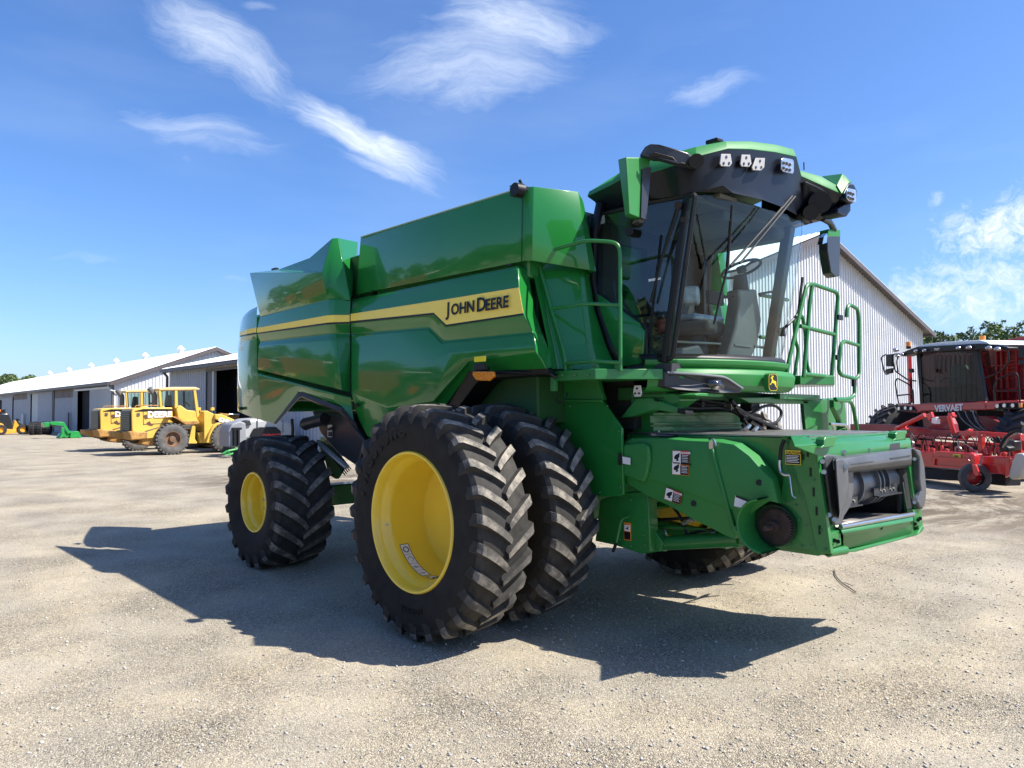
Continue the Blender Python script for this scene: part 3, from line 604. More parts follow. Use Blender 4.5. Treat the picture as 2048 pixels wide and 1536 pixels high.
# ------------------------------------------------ cab
def cab():
    # windscreen, wrapped round
    bot = [(1.46, -.86), (1.55, -.72), (1.64, -.45), (1.69, -.15), (1.71, .15), (1.68, .45), (1.61, .72), (1.50, .88)]
    top = [(1.70, -.86), (1.75, -.72), (1.79, -.45), (1.83, -.15), (1.85, .15), (1.86, .45), (1.85, .72), (1.79, .90)]
    R = []
    for k in range(5):
        t = k/4; R.append([V((b[0]*(1-t)+a[0]*t+.03*sin(pi*t), b[1]*(1-t)+a[1]*t, 2.27+1.42*t)) for b, a in zip(bot, top)])
    MB().rows(R).build('windscreen', GLS, HV, smooth=80, recalc=True)
    # right side glazing
    g = P((1204, 428, -.885), (1300, 405, -.885), (1391, 388, -.885), (1345, 716, -.885), (1293, 724, -.885), (1291, 655, -.885), (1187, 580, -.885), (1188, 480, -.885))
    MB().poly(g).build('side_window', GLSS, HV, smooth=0)
    gl = [V((.75, .885, 3.5)), V((1.70, .885, 3.5)), V((1.48, .885, 2.3)), V((.75, .885, 2.5))]
    MB().poly(gl).build('side_window', GLS, HV, smooth=0)
    m = MB(); m.tube(g+[g[0]], .022, n=6, bend=.03); m.build('window_seal', BLK, HV)
    m = MB(); m.bar((1.44, -.87, 2.25), (1.685, -.87, 3.57), .075, .055); m.build('cab_pillar', BLK, HV, bevel=.012)
    m = MB(); m.bar((1.43, .80, 2.25), (1.68, .80, 3.60), .10, .09); m.build('cab_pillar', mat('pillar green black', (.008, .022, .018), .45), HV, bevel=.012)
    m = MB(); m.b2((.66, -.88, 2.2), (.74, -.80, 3.6)); m.build('cab_pillar', BLK, HV, bevel=.01)
    m = MB(); m.b2((.66, .80, 2.2), (.74, .88, 3.6)); m.build('cab_pillar', BLK, HV, bevel=.01)
    m = MB(); m.bar(Y(1325, 470, -.87), Y(1296, 715, -.87), .03, .03); m.build('door_frame', BLK, HV)
    # back wall with two panes, floor, ceiling lining
    m = MB().use(CABD); m.b2((.60, -.86, 2.2), (.66, .86, 2.9)); m.b2((.60, -.86, 3.42), (.66, .86, 3.62)); m.b2((.60, -.86, 2.9), (.66, -.45, 3.42)); m.b2((.60, -.05, 2.9), (.66, .86, 3.42))
    m.build('cab_back_wall', None, HV)
    m = MB().b2((.6, -.9, 2.14), (1.52, .9, 2.24)); m.build('cab_floor', CABD, HV)
    m = MB().b2((.7, -.84, 3.56), (1.66, .84, 3.62)); m.b2((.9, -.3, 3.48), (1.66, .1, 3.57)); m.build('headliner', mat('headliner cloth', (.12, .12, .10), .8), HV, bevel=.02); MB().b2((1.66, -.6, 3.585), (1.80, .74, 3.615)).build('headliner', mat('headliner cloth', (.12, .12, .10), .8), HV)
    m = MB().b2((.7, .62, 3.46), (1.66, .86, 3.6)); m.build('headliner', mat('headliner cloth', (.12, .12, .10), .8), HV, bevel=.05)
    m = MB().use(CAB)
    c = X(1540, 445, 1.5)
    m.box(c, (.10, .22, .10), (1, -.5, 0)); m.use(CABD)
    for k in range(4): m.box(c+V((.05, -.075+.05*k, -.01)), (.02, .03, .07), (1, -.5, 0))
    m.build('air_vent', None, HV, bevel=.006)
    # seat wrapped in plastic, armrest, column, steering wheel, monitor
    st = sub('operator_seat', HV)
    m = MB(); m.box((1.02, .12, 2.62), (.48, .5, .14)); m.build('seat_cushion', SEAT, st, bevel=.04)
    m = MB(); m.box((.80, .12, 2.98), (.13, .46, .62), az=(-.15, 0, 1)); m.build('seat_back', SEAT, st, bevel=.05)
    m = MB(); m.box((1.05, .12, 2.71), (.40, .5, .06)); m.box((1.18, -.1, 2.9), (.16, .22, .16), (1, .6, 0)); m.build('plastic_wrap', PLAS, st, bevel=.03)
    m = MB(); m.cyl((1.0, .12, 2.24), (1.0, .12, 2.56), .2, .16); m.build('seat_base', CABD, st)
    m = MB(); c = X(1385, 655, 1.3); m.box(c, (.42, .16, .10)); m.build('armrest', mat('armrest grey', (.12, .115, .105), .6), HV, bevel=.03)
    m = MB(); m.tube([X(1330, 682, 1.35), X(1440, 688, 1.35)], .012); m.build('grab_rail', STEEL, HV)
    m = MB(); m.ext([X(1352, 700, 1.2), X(1400, 690, 1.2), X(1412, 712, 1.2), X(1350, 716, 1.2)], (-.2, 0, 0)); m.build('folded_mat', mat('folded cloth', (.22, .24, .25), .8), HV, bevel=.02)
    m = MB(); m.ext([X(1318, 640, 1.2), X(1340, 632, 1.2), X(1345, 660, 1.2), X(1320, 668, 1.2)], (-.12, 0, 0)); m.build('red_bag', REDC, HV, bevel=.02)
    # column
    q = lambda px, py: X(px, py, 1.42)
    m = MB(); m.ext([q(1452, 720), q(1462, 690), q(1472, 655), q(1480, 600), q(1477, 578), q(1514, 578), q(1518, 606), q(1524, 640), q(1516, 690), q(1500, 722)], (-.16, .04, 0)); m.build('steering_column', CAB, HV, bevel=.025)
    m = MB(); m.cyl(q(1495, 580)+V((-.07, 0, 0)), q(1494, 548)+V((-.07, 0, 0)), .075, .06); m.build('steering_column', CABD, HV, bevel=.01)
    c = q(1496, 536)+V((-.07, 0, 0)); ax = V((-.35, 0, 1)).normalized()
    sw = sub('steering_wheel', HV); m = MB(); x = V((0, 1, 0)); y = ax.cross(x)
    ring = [c+(x*cos(2*pi*k/28)+y*sin(2*pi*k/28))*.185 for k in range(29)]
    m.tube(ring, .014, bend=0, n=8); m.build('steering_ring', CABD, sw)
    for a in (.3, 2.4, 4.5):
        m = MB(); m.tube([c, c+(x*cos(a)+y*sin(a))*.18], .012, bend=0); m.build('spoke', CABD, sw)
    m = MB(); m.cyl(c-ax*.03, c+ax*.02, .045); m.build('hub', CABD, sw)
    m = MB(); m.tube([q(1518, 588), q(1545, 583), q(1549, 589)], .012); m.build('control_lever', CABD, HV)
    m = MB(); m.tube([q(1468, 690), q(1500, 694)], .012); m.tube([q(1508, 692), q(1536, 697)], .012); m.build('pedal', CAB, HV)
    c = X(1430, 596, 1.35); m = MB(); m.box(c, (.04, .24, .12)); m.tube([c, X(1485, 592, 1.35)], .014); m.build('display', CABD, HV, bevel=.02)
    m = MB(); m.ext([q(1556, 712), q(1538, 712), q(1534, 725), q(1562, 729)], (-.1, 0, 0)); m.build('pillar_foot', CAB, HV, bevel=.015)
    # lower green quarter panel and black seal at the cab's rear edge
    g = P((1186, 582, -.91), (1200, 590, -.91), (1278, 645, -.91), (1290, 662, -.91), (1287, 727, -.91), (1243, 735, -.91), (1222, 690, -.91), (1200, 640, -.91))
    MB().poly(g).build('quarter_panel', GREEN, HV, solid=.03, bevel=.012)
    for sgn in (1, -1):
        A = P((1196, 405, -.9), (1182, 470, -.9), (1179, 560, -.9), (1190, 620, -.9), (1212, 690, -.9), (1234, 738, -.9)); B = P((1206, 405, -.92), (1192, 470, -.92), (1189, 560, -.92), (1203, 625, -.92), (1225, 685, -.92), (1248, 738, -.92))
        A = [V((p.x, p.y*sgn, p.z)) for p in A]; B = [V((p.x, p.y*sgn, p.z)) for p in B]
        MB().strip(A, B).build('cab_rear_seal', BLK, HV, solid=.04)
        # shaped bulkhead between body side and cab
        R = [[V((p.x, p.y*sgn, p.z)) for p in r] for r in rowp([
            [(1062, 532, -1.42), (1068, 528, -1.36), (1150, 530, -1.12), (1166, 536, -1.06), (1180, 540, -.93)],
            [(1066, 545, -1.44), (1074, 542, -1.38), (1152, 545, -1.14), (1170, 552, -1.07), (1180, 560, -.93)],
            [(1082, 620, -1.45), (1092, 620, -1.37), (1158, 618, -1.15), (1178, 620, -1.08), (1190, 622, -.93)],
            [(1096, 690, -1.45), (1108, 690, -1.36), (1170, 690, -1.16), (1186, 690, -1.09), (1212, 692, -.93)],
            [(1104, 738, -1.42), (1118, 738, -1.34), (1180, 738, -1.18), (1198, 738, -1.12), (1234, 739, -.93)]])]
        MB().rows(R).build('bulkhead', GREEN, HV, bevel=.012, smooth=45)
    # wiper on the side door, stickers on glass
    m = MB(); m.tube([Y(1356, 408, -.93), Y(1336, 470, -.93), Y(1301, 605, -.93)], .010, n=6, bend=0); m.tube([Y(1358, 412, -.94), Y(1350, 440, -.94), Y(1322, 520, -.93)], .012, n=6); m.cyl(Y(1356, 410, -.90), Y(1356, 410, -.96), .03); m.build('wiper', BLK, HV)
    m = MB(); m.cyl(Y(1366, 439, -.89), Y(1366, 439, -.92), .022); m.build('glass_stud', BLK, HV); m = MB(); m.cyl(Y(1260, 465, -.90), Y(1258, 462, -.96), .035); m.build('camera_pod', BLK, HV)
    MB().box(Y(1309, 559, -.892), (.12, .003, .02)).build('window_sticker', WHT, HV, smooth=0)
    MB().box(Y(1205, 436, -.892), (.05, .003, .10)).build('window_sticker', mat('grey sticker', (.25, .32, .30), .6), HV, smooth=0)
    # front wipers
    m = MB(); m.tube([X(1464, 410, 1.97), X(1456, 530, 1.86), X(1428, 648, 1.80)], .010, n=6, bend=.03); m.tube([X(1462, 440, 1.985), X(1454, 535, 1.88)], .013, n=6); m.build('wiper', BLK, HV)
    m = MB(); m.tube([X(1584, 392, 2.02), X(1562, 418, 2.0), X(1461, 531, 1.92)], .010, n=6, bend=.03); m.tube([X(1590, 393, 2.02), X(1568, 420, 2.0), X(1480, 527, 1.92)], .009, n=6, bend=.03); m.build('wiper', BLK, HV)
    m = MB(); m.tube([X(1605, 555, 1.6), X(1596, 630, 1.6), X(1570, 655, 1.6), X(1556, 662, 1.6)], .014, n=6); m.box(X(1563, 664, 1.60), (.04, .05, .08)); m.build('handle', BLK, HV)
cab()
def vx(px, off=0): return 1.89+(px-1452)*.0005+off
def roof():
    rb = P((1175, 393, -.93), (1225, 369, -.99), (1240, 360, -.99), (1301, 346, -.99), (1349, 331, -.97), (1392, 314, -.90))
    rtp = P((1179, 383, -.90), (1225, 360, -.95), (1240, 345, -.93), (1301, 321, -.92), (1349, 306, -.90), (1392, 294, -.82))
    fb = [X(px, py, vx(px)) for px, py in ((1455, 298), (1500, 299), (1550, 305), (1592, 314))]
    ft = [X(px, py, vx(px, -.05)) for px, py in ((1451, 283), (1500, 283), (1552, 290), (1586, 299))]
    lb = [X(1602, 353, 1.90), X(1645, 372, 1.98), X(1684, 389, 2.06)]
    lt = [X(1598, 341, 1.86), X(1641, 353, 1.93), X(1673, 371, 2.02)]
    B = rb+fb+lb; T = rtp+ft+lt
    m = MB(); m.strip(B, T)
    rear_l = [V((p.x, .95, p.z)) for p in rtp[:3]]; rlb = [V((p.x, .98, p.z)) for p in rb[:3]]
    crown = [V((.55, -.6, 3.98)), V((.55, .6, 3.98)), V((1.7, .45, 4.10)), V((1.7, -.45, 4.06))]
    m.build('roof_cap', GREENP, HV, bevel=.008, solid=.01)
    # top skin
    wt = X(1685, 348, 1.98); wr = X(1645, 353, 1.6); wo = X(1704, 366, 2.0); wtip = X(1683, 388, 2.07); wi = X(1673, 371, 2.03)
    m = MB()
    m.add(T[:10]+[lt[0], lt[1], V((1.0, 1.0, 3.9)), V((.5, .95, 3.75)), V((.4, 0, 3.8))], [[14, 0, 1, 2, 3, 4, 5, 6, 7, 8, 9, 10, 11, 12, 13]])
    m.build('roof_cap', GREENP, HV)
    m = MB(); m.poly([wi, wtip, wt]); m.poly([wt, wtip, X(1697, 366, 2.09), wo]); m.poly([wi, wt, wr]); m.poly([wt, wo, X(1690, 368, 1.6), wr]); m.build('roof_wing', GREENP, HV, solid=.01, bevel=.004)
    # black visor face and underside
    low = P((1190, 404, -.90), (1240, 398, -.93), (1300, 399, -.93), (1352, 392, -.92), (1392, 384, -.88))
    lowf = [X(px, py, vx(px, -.04)) for px, py in ((1446, 371), (1500, 373), (1550, 380), (1583, 391))]
    lowl = [X(1604, 407, 1.86), X(1618, 436, 1.83), X(1655, 436, 1.86)]
    VIS = mat('visor black', (.004, .006, .012), .4, coat=.08, spec=.3)
    m = MB(); LW = [low[0], low[1], low[2], low[2]*.5+low[3]*.5, low[3], low[4]]+lowf+lowl
    m.strip([p-V((0, 0, .001)) for p in B], LW)
    inner = [V((.75, -.84, 3.6)), V((.9, -.84, 3.6)), V((1.1, -.84, 3.6)), V((1.3, -.84, 3.6)), V((1.5, -.84, 3.6)), V((1.7, -.84, 3.6)), V((1.86, -.5, 3.62)), V((1.92, -.15, 3.62)), V((1.92, .2, 3.62)), V((1.88, .55, 3.62)), V((1.75, .8, 3.62)), V((1.6, .9, 3.6)), V((1.5, 1.0, 3.6))]
    m.strip(LW, inner); m.build('visor', VIS, HV, smooth=50)
    m = MB(); m.ext([X(1612, 360, 1.95), X(1684, 392, 2.03), X(1676, 402, 2.0), X(1670, 425, 1.92), X(1655, 440, 1.88), X(1630, 437, 1.85), X(1608, 405, 1.86)], (-.5, .1, 0)); m.build('visor', VIS, HV, bevel=.03)
    m = MB(); m.b2((.45, .80, 3.62), (1.8, 1.0, 3.8)); m.build('visor', VIS, HV, bevel=.03)
    m = MB(); m.cyl(X(1640, 405, 1.99), X(1636, 412, 1.80), .10, .08); m.cyl(X(1622, 425, 1.93), X(1618, 425, 1.8), .07, .06); m.build('camera_pod', VIS, HV)
    # outer corner with its lamp
    m = MB(); m.ext([X(1697, 367, 2.06), X(1708, 368, 2.06), X(1715, 382, 2.06), X(1714, 400, 2.06), X(1704, 408, 2.06), X(1686, 398, 2.06), X(1688, 386, 2.06)], (-.2, .02, 0)); m.build('lamp_housing', VIS, HV, bevel=.012)
    m = MB(); m.ext([X(1688, 408, 2.03), X(1702, 404, 2.03), X(1702, 422, 2.03), X(1694, 433, 2.03), X(1684, 432, 2.03), X(1675, 426, 2.03), X(1676, 416, 2.03)], (-.16, 0, 0)); m.build('lamp_housing', VIS, HV, bevel=.012)
    # right corner arm of the mirror
    m = MB(); a = P((1276, 313, -1.38), (1288, 293, -1.38), (1300, 286, -1.38), (1318, 288, -1.34), (1376, 304, -1.12), (1384, 312, -1.10), (1380, 333, -1.10), (1352, 327, -1.18), (1310, 316, -1.34), (1296, 314, -1.38))
    m.ext(a, (-.03, .10, 0)); m.build('mirror_arm', GRY, HV, bevel=.02, bseg=3)
    a2 = P((1299, 310, -1.385), (1312, 305, -1.36), (1348, 315, -1.21), (1353, 322, -1.19), (1379, 329, -1.105), (1379, 333, -1.10), (1352, 328, -1.18))
    m = MB(); m.ext(a2, (0, -.012, 0)); m.build('mirror_arm', BLK, HV, bevel=.003)
    m = MB(); m.cyl(X(1393, 322, 1.93), X(1388, 326, 1.75), .055); m.build('mirror_arm', BLK, HV)
    mr = sub('mirror', HV)
    f = lambda px, py, x=1.62: X(px, py, x)
    m = MB(); m.add([f(1252, 314), f(1301, 315), f(1290, 440), f(1258, 428), f(1235.6, 319, 1.47), f(1250, 433, 1.50), f(1284, 446, 1.5), f(1296, 322, 1.47)], [[0, 1, 2, 3], [4, 0, 3, 5], [5, 3, 2, 6], [4, 7, 1, 0], [1, 7, 6, 2], [4, 5, 6, 7]]); m.build('mirror_shell', GREENP, mr, bevel=.008)
    m = MB(); m.ext([f(1283, 339), f(1301.5, 334), f(1291, 441), f(1280, 436)], (.012, -.004, 0)); m.ext([f(1279, 437), f(1291, 441), f(1285, 447, 1.6), f(1276, 444, 1.6)], (-.06, 0, -.004)); m.build('mirror_trim', GRY, mr, bevel=.003)
    ml = sub('mirror', HV); f = lambda px, py, x=1.80: X(px, py, x)
    m = MB(); m.ext([f(1655, 471), f(1681, 472), f(1680, 552), f(1671, 554), f(1662, 545), f(1655, 500)], (-.10, .02, 0)); m.build('mirror_trim', GRY, ml, bevel=.01)
    m = MB(); m.ext([f(1657, 458), f(1681, 459), f(1681, 474), f(1656, 473)], (-.10, .02, 0)); m.build('mirror_shell', GREENP, ml, bevel=.006)
    m = MB(); m.ext([f(1648, 473), f(1655, 466), f(1654, 485), f(1645, 488)], (-.05, 0, 0)); m.build('mirror_glass', mat('mirror glass', (.6, .65, .7), .03, metal=1), ml)
    m = MB(); m.tube([X(1645, 437, 1.85), X(1660, 445, 1.82), X(1668, 460, 1.78)], .03, bend=.04); m.build('mirror_arm', GRY, HV)
    # lamps
    def led(px, py, w, h, x):
        l = sub('work_lamp', HV); q = lambda a, b, o=0: X(px+a*w/2, py+b*h/2, x+o)
        m = MB(); m.ext([q(-1, -.75), q(-.7, -1), q(.8, -.8), q(1, -.5), q(1, .7), q(.8, 1), q(-.6, .75), q(-1, .4)], (.012, 0, 0)); m.build('lens', CHR, l, bevel=.004)
        m = MB()
        for a, b in ((-.5, -.35), (0, -.3), (.5, -.15), (-.5, .25), (0, .42), (.5, .5)): m.cyl(q(a, b, .012), q(a, b, .018), .014, n=10)
        m.build('reflector', mat('lamp dark', (.12, .13, .15), .15, metal=.8), l)
    led(1573, 332, 25, 33, vx(1573, .012)); led(1701, 391, 19, 29, 2.085)
    PLT = mat('lamp plate', (.40, .38, .35), .5, metal=.2)
    for px, py, w, h, sk in ((1450, 321, 24, 25, 0), (1490, 322, 22, 24, 0), (1516, 329, 24, 25, 6)):
        x = vx(px, .008); q = lambda a, b: X(px+a*w/2-b*sk/2, py+b*h/2, x)
        l = sub('lamp_plate', HV)
        MB().ext([q(-.75, -1), q(.75, -1), q(1, .5), q(.6, 1), q(-.75, .95), q(-1, .5)], (.010, 0, 0)).build('plate', PLT, l, bevel=.002)
        m = MB()
        for a, b in ((0, -.5), (-.45, .5), (.45, .5)): c = q(a, b)+V((.010, 0, 0)); m.cyl(c, c+V((.006, 0, 0)), .012, n=12)
        m.build('switch', mat('lamp dark', (0, 0, 0)), l)
    m = MB(); c = X(1429, 284, 1.55); m.box(c, (.12, .1, .035)); m.build('antenna_puck', BLK, HV, bevel=.008)
    m = MB(); c = X(1608, 340, 1.5); m.cyl(c, c+V((0, 0, .08)), .006); m.build('aerial', BLK, HV)
roof()
def nose():
    col = [(1.30, -.96), (1.50, -.80), (1.64, -.58), (1.74, -.30), (1.79, .0), (1.80, .28), (1.76, .52), (1.68, .74), (1.56, .92)]
    def row(z, o, dz=0): return [V((x+o*1.0, y*(1+o*.5), z+dz*i/8)) for i, (x, y) in enumerate(col)]
    m = MB(); m.rows([row(2.285, -.03), row(2.275, .015), row(2.235, .01), row(2.205, -.025), row(2.195, .03), row(2.155, .055), row(2.06, .04), row(2.02, .0), row(2.01, -.1)])
    m.build('nose_panel', GREENP, HV, bevel=.006, smooth=45)
    m = MB(); m.rows([[V((x-.02, y, 2.26)) for x, y in col], [V((x-.05, y, 2.32)) for x, y in col]]); m.build('windscreen_base', BLK, HV, solid=.02)
    # black headlamp pod on the right
    def K(px, py): 
        d = ray(px, py); best = None
        for i in range(8):  # where the sight line meets the curved front, pushed out a little
            a = V((*col[i], 0)); b = V((*col[i+1], 0)); e = b-a; n = V((e.y, -e.x, 0)).normalized(); n = n if n.x > 0 else -n
            a = a+n*.085; t = (a-CAM).dot(n)/d.dot(n); p = CAM+d*t; s = (p-a).xy.dot(e.xy)/e.xy.length_squared
            if -.25 <= s <= 1.25 and (best is None or abs(s-.5) < best[0]): best = (abs(s-.5), p)
        return best[1]
    out = [K(*q) for q in ((1330, 743), (1352, 744), (1400, 747), (1452, 752), (1466, 761), (1486, 776), (1482, 785), (1450, 786), (1400, 783), (1352, 779), (1330, 772))]
    c0 = sum(out, V())/len(out); m = MB()
    n = len(out); m.add([c0+V((.0, 0, 0))]+out, [[0, 1+i, 1+(i+1) % n] for i in range(n)]); m.strip(out+[out[0]], [p+V((-.08, 0, 0)) for p in out]+[out[0]+V((-.08, 0, 0))]); m.build('headlamp_pod', GRY, HV, bevel=.004)
    m = MB(); o = V((.012, -.01, 0)); m.tube([K(*q)+o for q in ((1334, 745), (1400, 749), (1450, 754), (1484, 777))], .009, n=6); m.build('headlamp_pod', mat('pod edge', (.25, .25, .27), .25), HV)
    m = MB(); a = [K(*q)+V((.012, -.012, 0)) for q in ((1415, 760), (1440, 760), (1448, 768), (1446, 779), (1424, 779), (1414, 770))]; m.poly(a); m.build('headlamp', mat('headlamp dark', (.01, .01, .012), .1, coat=1), HV, solid=.006)
    # badge: leaping deer in a black oval
    bd = sub('badge', HV); c = K(1538, 765)+V((.035, 0, 0)); xa = V((.25, 1, 0)).normalized(); nn = V((1, -.25, 0)).normalized(); up_ = V((0, 0, 1))
    def rr(w, h, r, k=6):
        o = []
        for sx, sy, a0 in ((1, 1, 0), (-1, 1, 90), (-1, -1, 180), (1, -1, 270)):
            for j in range(k+1): a = radians(a0+90*j/k); o.append((sx*(w-r)+r*cos(a), sy*(h-r)+r*sin(a)))
        return o
    pl = lambda pts, d, e: MB().ext([c+xa*a+up_*b+nn*d for a, b in pts], nn*e)
    pl(rr(.058, .078, .035), -.045, .045).build('badge_body', GREENP, bd)
    pl(rr(.054, .074, .032), 0, .003).build('badge_plate', mat('badge black', (.006, .012, .006), .3), bd)
    deer = [(-.040, -.018), (-.030, -.022), (-.020, -.006), (-.004, -.004), (.012, -.012), (.022, -.028), (.036, -.046), (.042, -.044), (.032, -.024), (.034, -.006), (.030, .010), (.012, .014), (-.002, .018), (-.004, .032), (-.010, .040), (-.002, .044), (.008, .052), (.004, .055), (-.008, .050), (-.014, .062), (-.018, .060), (-.016, .046), (-.030, .040), (-.032, .034), (-.018, .030), (-.018, .014), (-.024, .002), (-.030, -.010), (-.040, -.012)]
    pl(deer, .003, .003).build('badge_deer', mat('badge yellow', (.8, .55, .02), .4), bd, smooth=0)
    m = MB(); o = rr(.052, .071, .03); m.strip([c+xa*a+up_*b+nn*.004 for a, b in o+[o[0]]], [c+xa*a*.94+up_*b*.955+nn*.004 for a, b in o+[o[0]]]); m.build('badge_rim', mat('badge yellow', (0, 0, 0)), bd, smooth=0)
nose()
def platforms():
    z = 2.195
    a = [V((p.x, p.y, z)) for p in P((1106, 741, -1.40), (1190, 738, -1.40), (1326, 744, -.93))]
    m = MB(); m.ext([a[0], a[1], a[2], V((1.36, -.8, z)), V((.5, -.8, z)), V((a[0].x, -1.1, z))], (0, 0, -.085)); m.build('side_platform', GREENF, HV, bevel=.006)
    m = MB(); f = lambda px, py: Y(px, py, -1.37 if px < 1180 else -1.37+(px-1180)/62*.13)
    m.tube([f(1131.5, 741), f(1129, 710), f(1075, 519), f(1083, 506), f(1173, 481), f(1230, 484), f(1240, 497), f(1241, 741)], .016, bend=.07)
    m.tube([f(1105, 618), f(1173, 607), f(1240, 610)], .015); m.tube([f(1130, 727), f(1188, 722), f(1240, 725)], .015)
    for px in (1135, 1188, 1232): m.box(f(px, 734)+V((0, .02, 0)), (.05, .02, .05))
    m.build('hand_rail', GREENF, HV)
    # amber marker on its stalk
    m = MB(); m.tube([Y(1112, 757, -1.45), Y(1100, 746, -1.5), Y(990, 745, -1.66), Y(970, 747, -1.72)], .014); m.build('lamp_stalk', BLK, HV)
    m = MB(); c = Y(964, 752, -1.76); m.box(c, (.17, .06, .085)); m.box(c+V((0, .0, .06)), (.16, .05, .035)); m.build('lamp_bracket', BLK, HV, bevel=.012)
    m = MB(); m.ext(P((945, 743, -1.80), (985, 743, -1.80), (987, 752, -1.80), (977, 762, -1.80), (952, 761, -1.80), (944, 750, -1.80)), (0, .03, 0))
    m.build('marker_lamp', AMB, HV, bevel=.006)
    m = MB().box(Y(960, 718, -1.79), (.15, .012, .048)); m.build('reflector', mat('reflector yellow', (.9, .75, .02), .2, coat=1), HV, bevel=.004)
    m = MB().box(Y(960, 733, -1.785), (.15, .012, .055)); m.build('reflector_bracket', BLK, HV, bevel=.004)
    # front arch trim over the dual wheels
    T0 = P((890, 812, -1.60), (928, 745, -1.63), (940, 741, -1.63), (1093, 734, -1.56), (1108, 741, -1.40))
    T1 = P((918, 814, -1.58), (952, 768, -1.60), (965, 758, -1.60), (1096, 748, -1.54), (1112, 752, -1.40)); T2 = [p+V((0, .45, 0)) for p in T1]
    MB().rows([T0, T1, T2]).build('arch_trim', BLK, HV, bevel=.006)
    MB().rows([[V((p.x, -p.y, p.z)) for p in r] for r in (T0, T1, T2)]).build('arch_trim', BLK, HV, bevel=.006)
    # inner skirts between the duals and the feeder house
    IG = GREEN
    MB().ext(P((1030, 800, -1.0), (1205, 802, -1.0), (1243, 856, -1.0), (1247, 988, -1.0), (1240, 993, -1.0), (1180, 993, -1.0), (1060, 960, -1.0)), (0, .03, 0)).build('inner_skirt', IG, HV, bevel=.006)
    m = MB(); m.ext(P((1010, 762, -1.02), (1196, 762, -1.02), (1206, 800, -1.02), (1020, 796, -1.02)), (0, .05, 0)); m.tube([Y(1030, 800, -1.03), Y(1205, 802, -1.03)], .012); m.build('inner_skirt', GREENF, HV, bevel=.005)
    MB().box(Y(1240, 918, -1.005), (.035, .01, .1)).build('skirt_slot', DARK, HV)
    m = MB(); m.ext(P((1248, 985, -.85), (1296, 983, -.85), (1301, 1104, -.85), (1283, 1108, -.85), (1228, 1090, -.85), (1190, 1082, -.85), (1200, 1000, -.85)), (0, .12, 0)); m.build('support_leg', GREENF, HV, bevel=.008); m = MB(); m.ext([V((p.x, -p.y-.12, p.z)) for p in P((1248, 985, -.85), (1296, 983, -.85), (1301, 1104, -.85), (1283, 1108, -.85), (1228, 1090, -.85), (1190, 1082, -.85), (1200, 1000, -.85))], (0, .12, 0)); m.build('support_leg', GREENF, HV, bevel=.008)
    m = MB(); m.tube([Y(1258, 1033, -.92), Y(1243, 1037, -.93), Y(1238, 1060, -.93), Y(1233, 1085, -.93)], .012); m.build('latch_handle', GREENF, HV); m = MB().cyl(Y(1233, 1085, -.93), Y(1226, 1103, -.93), .014); m.build('latch_grip', BLK, HV)
    # left side: ladder platform and rails
    m = MB(); z = 2.19
    a = [X(1578, 752, 1.45), X(1600, 760, 1.62), X(1669, 762, 1.78)]; a = [V((p.x, p.y, z)) for p in a]
    m.ext([a[0], a[1], a[2], V((1.5, 2.1, z)), V((.6, 2.1, z)), V((.6, .9, z))], (0, 0, -.09)); m.build('ladder_platform', GREENF, HV, bevel=.006)
    g = lambda px, py: X(px, py, 1.72)
    for pts in ([(1574, 751), (1576, 730), (1613, 570), (1625, 568), (1672, 584), (1676, 592), (1663, 757)], [(1625, 570), (1620, 600), (1607, 754)], [(1600, 652), (1668, 669)], [(1608, 748), (1662, 754)]):
        m = MB().tube([g(*q) for q in pts], .020, bend=.05); m.build('hand_rail', GREENF, HV)
    g = lambda px, py: X(px, py, 1.35)
    for pts in ([(1588, 757), (1597, 700), (1590, 680), (1588, 640), (1595, 628), (1605, 632), (1610, 660), (1612, 720), (1622, 760)], [(1575, 600), (1555, 596), (1520, 590)], [(1520, 674), (1550, 676)]):
        m = MB().tube([g(*q) for q in pts], .019, bend=.06); m.build('hand_rail', GREENF, HV)
    g = lambda px, py: X(px, py, 1.80)
    for pts in ([(1693, 634), (1694, 615), (1700, 609), (1715, 618), (1718, 640), (1718, 750), (1712, 758), (1682, 750), (1677, 740), (1681, 690), (1688, 682), (1717, 691)], [(1709, 770), (1709, 790), (1700, 797), (1690, 798), (1670, 798)], [(1672, 800), (1700, 802), (1706, 812), (1716, 867)]):
        m = MB().tube([g(*q) for q in pts], .019, bend=.04); m.build('hand_rail', GREENF, HV)
    m = MB(); m.box(g(1708, 764), (.03, .06, .09)); m.box(g(1680, 635), (.02, .10, .05)); m.box(g(1676, 715), (.02, .08, .05)); m.build('rail_bracket', BLK, HV)
    # left hand equipment under the platform
    m = MB(); g = lambda px, py, x=1.55: X(px, py, x)
    m.ext([g(1606, 800), g(1680, 795), g(1695, 870), g(1612, 870)], (-.06, .05, 0)); m.build('left_skirt', GREENF, HV, bevel=.01)
    m = MB(); m.ext([g(1668, 800, 1.7), g(1690, 802, 1.7), g(1695, 870, 1.7), g(1684, 870, 1.7), g(1680, 840, 1.7), g(1668, 815, 1.7)], (-.05, .0, 0)); m.build('left_skirt', mat('frame green', (0, 0, 0)), HV, bevel=.006)
    m = MB(); m.ext([g(1560, 787, 1.6), g(1640, 790, 1.6), g(1640, 800, 1.6), g(1560, 798, 1.6)], (-.3, .1, 0)); m.build('cross_beam', GREENF, HV, bevel=.005)
    for x0, y0 in ((1600, 868), (1660, 868)):
        m = MB(); m.ext([g(x0, y0, 1.9), g(x0+30, y0-14, 1.9), g(x0+38, y0-12, 1.9), g(x0+24, y0+4, 1.9)], (0, .01, .02)); m.build('step_plate', GREENF, HV, bevel=.005)
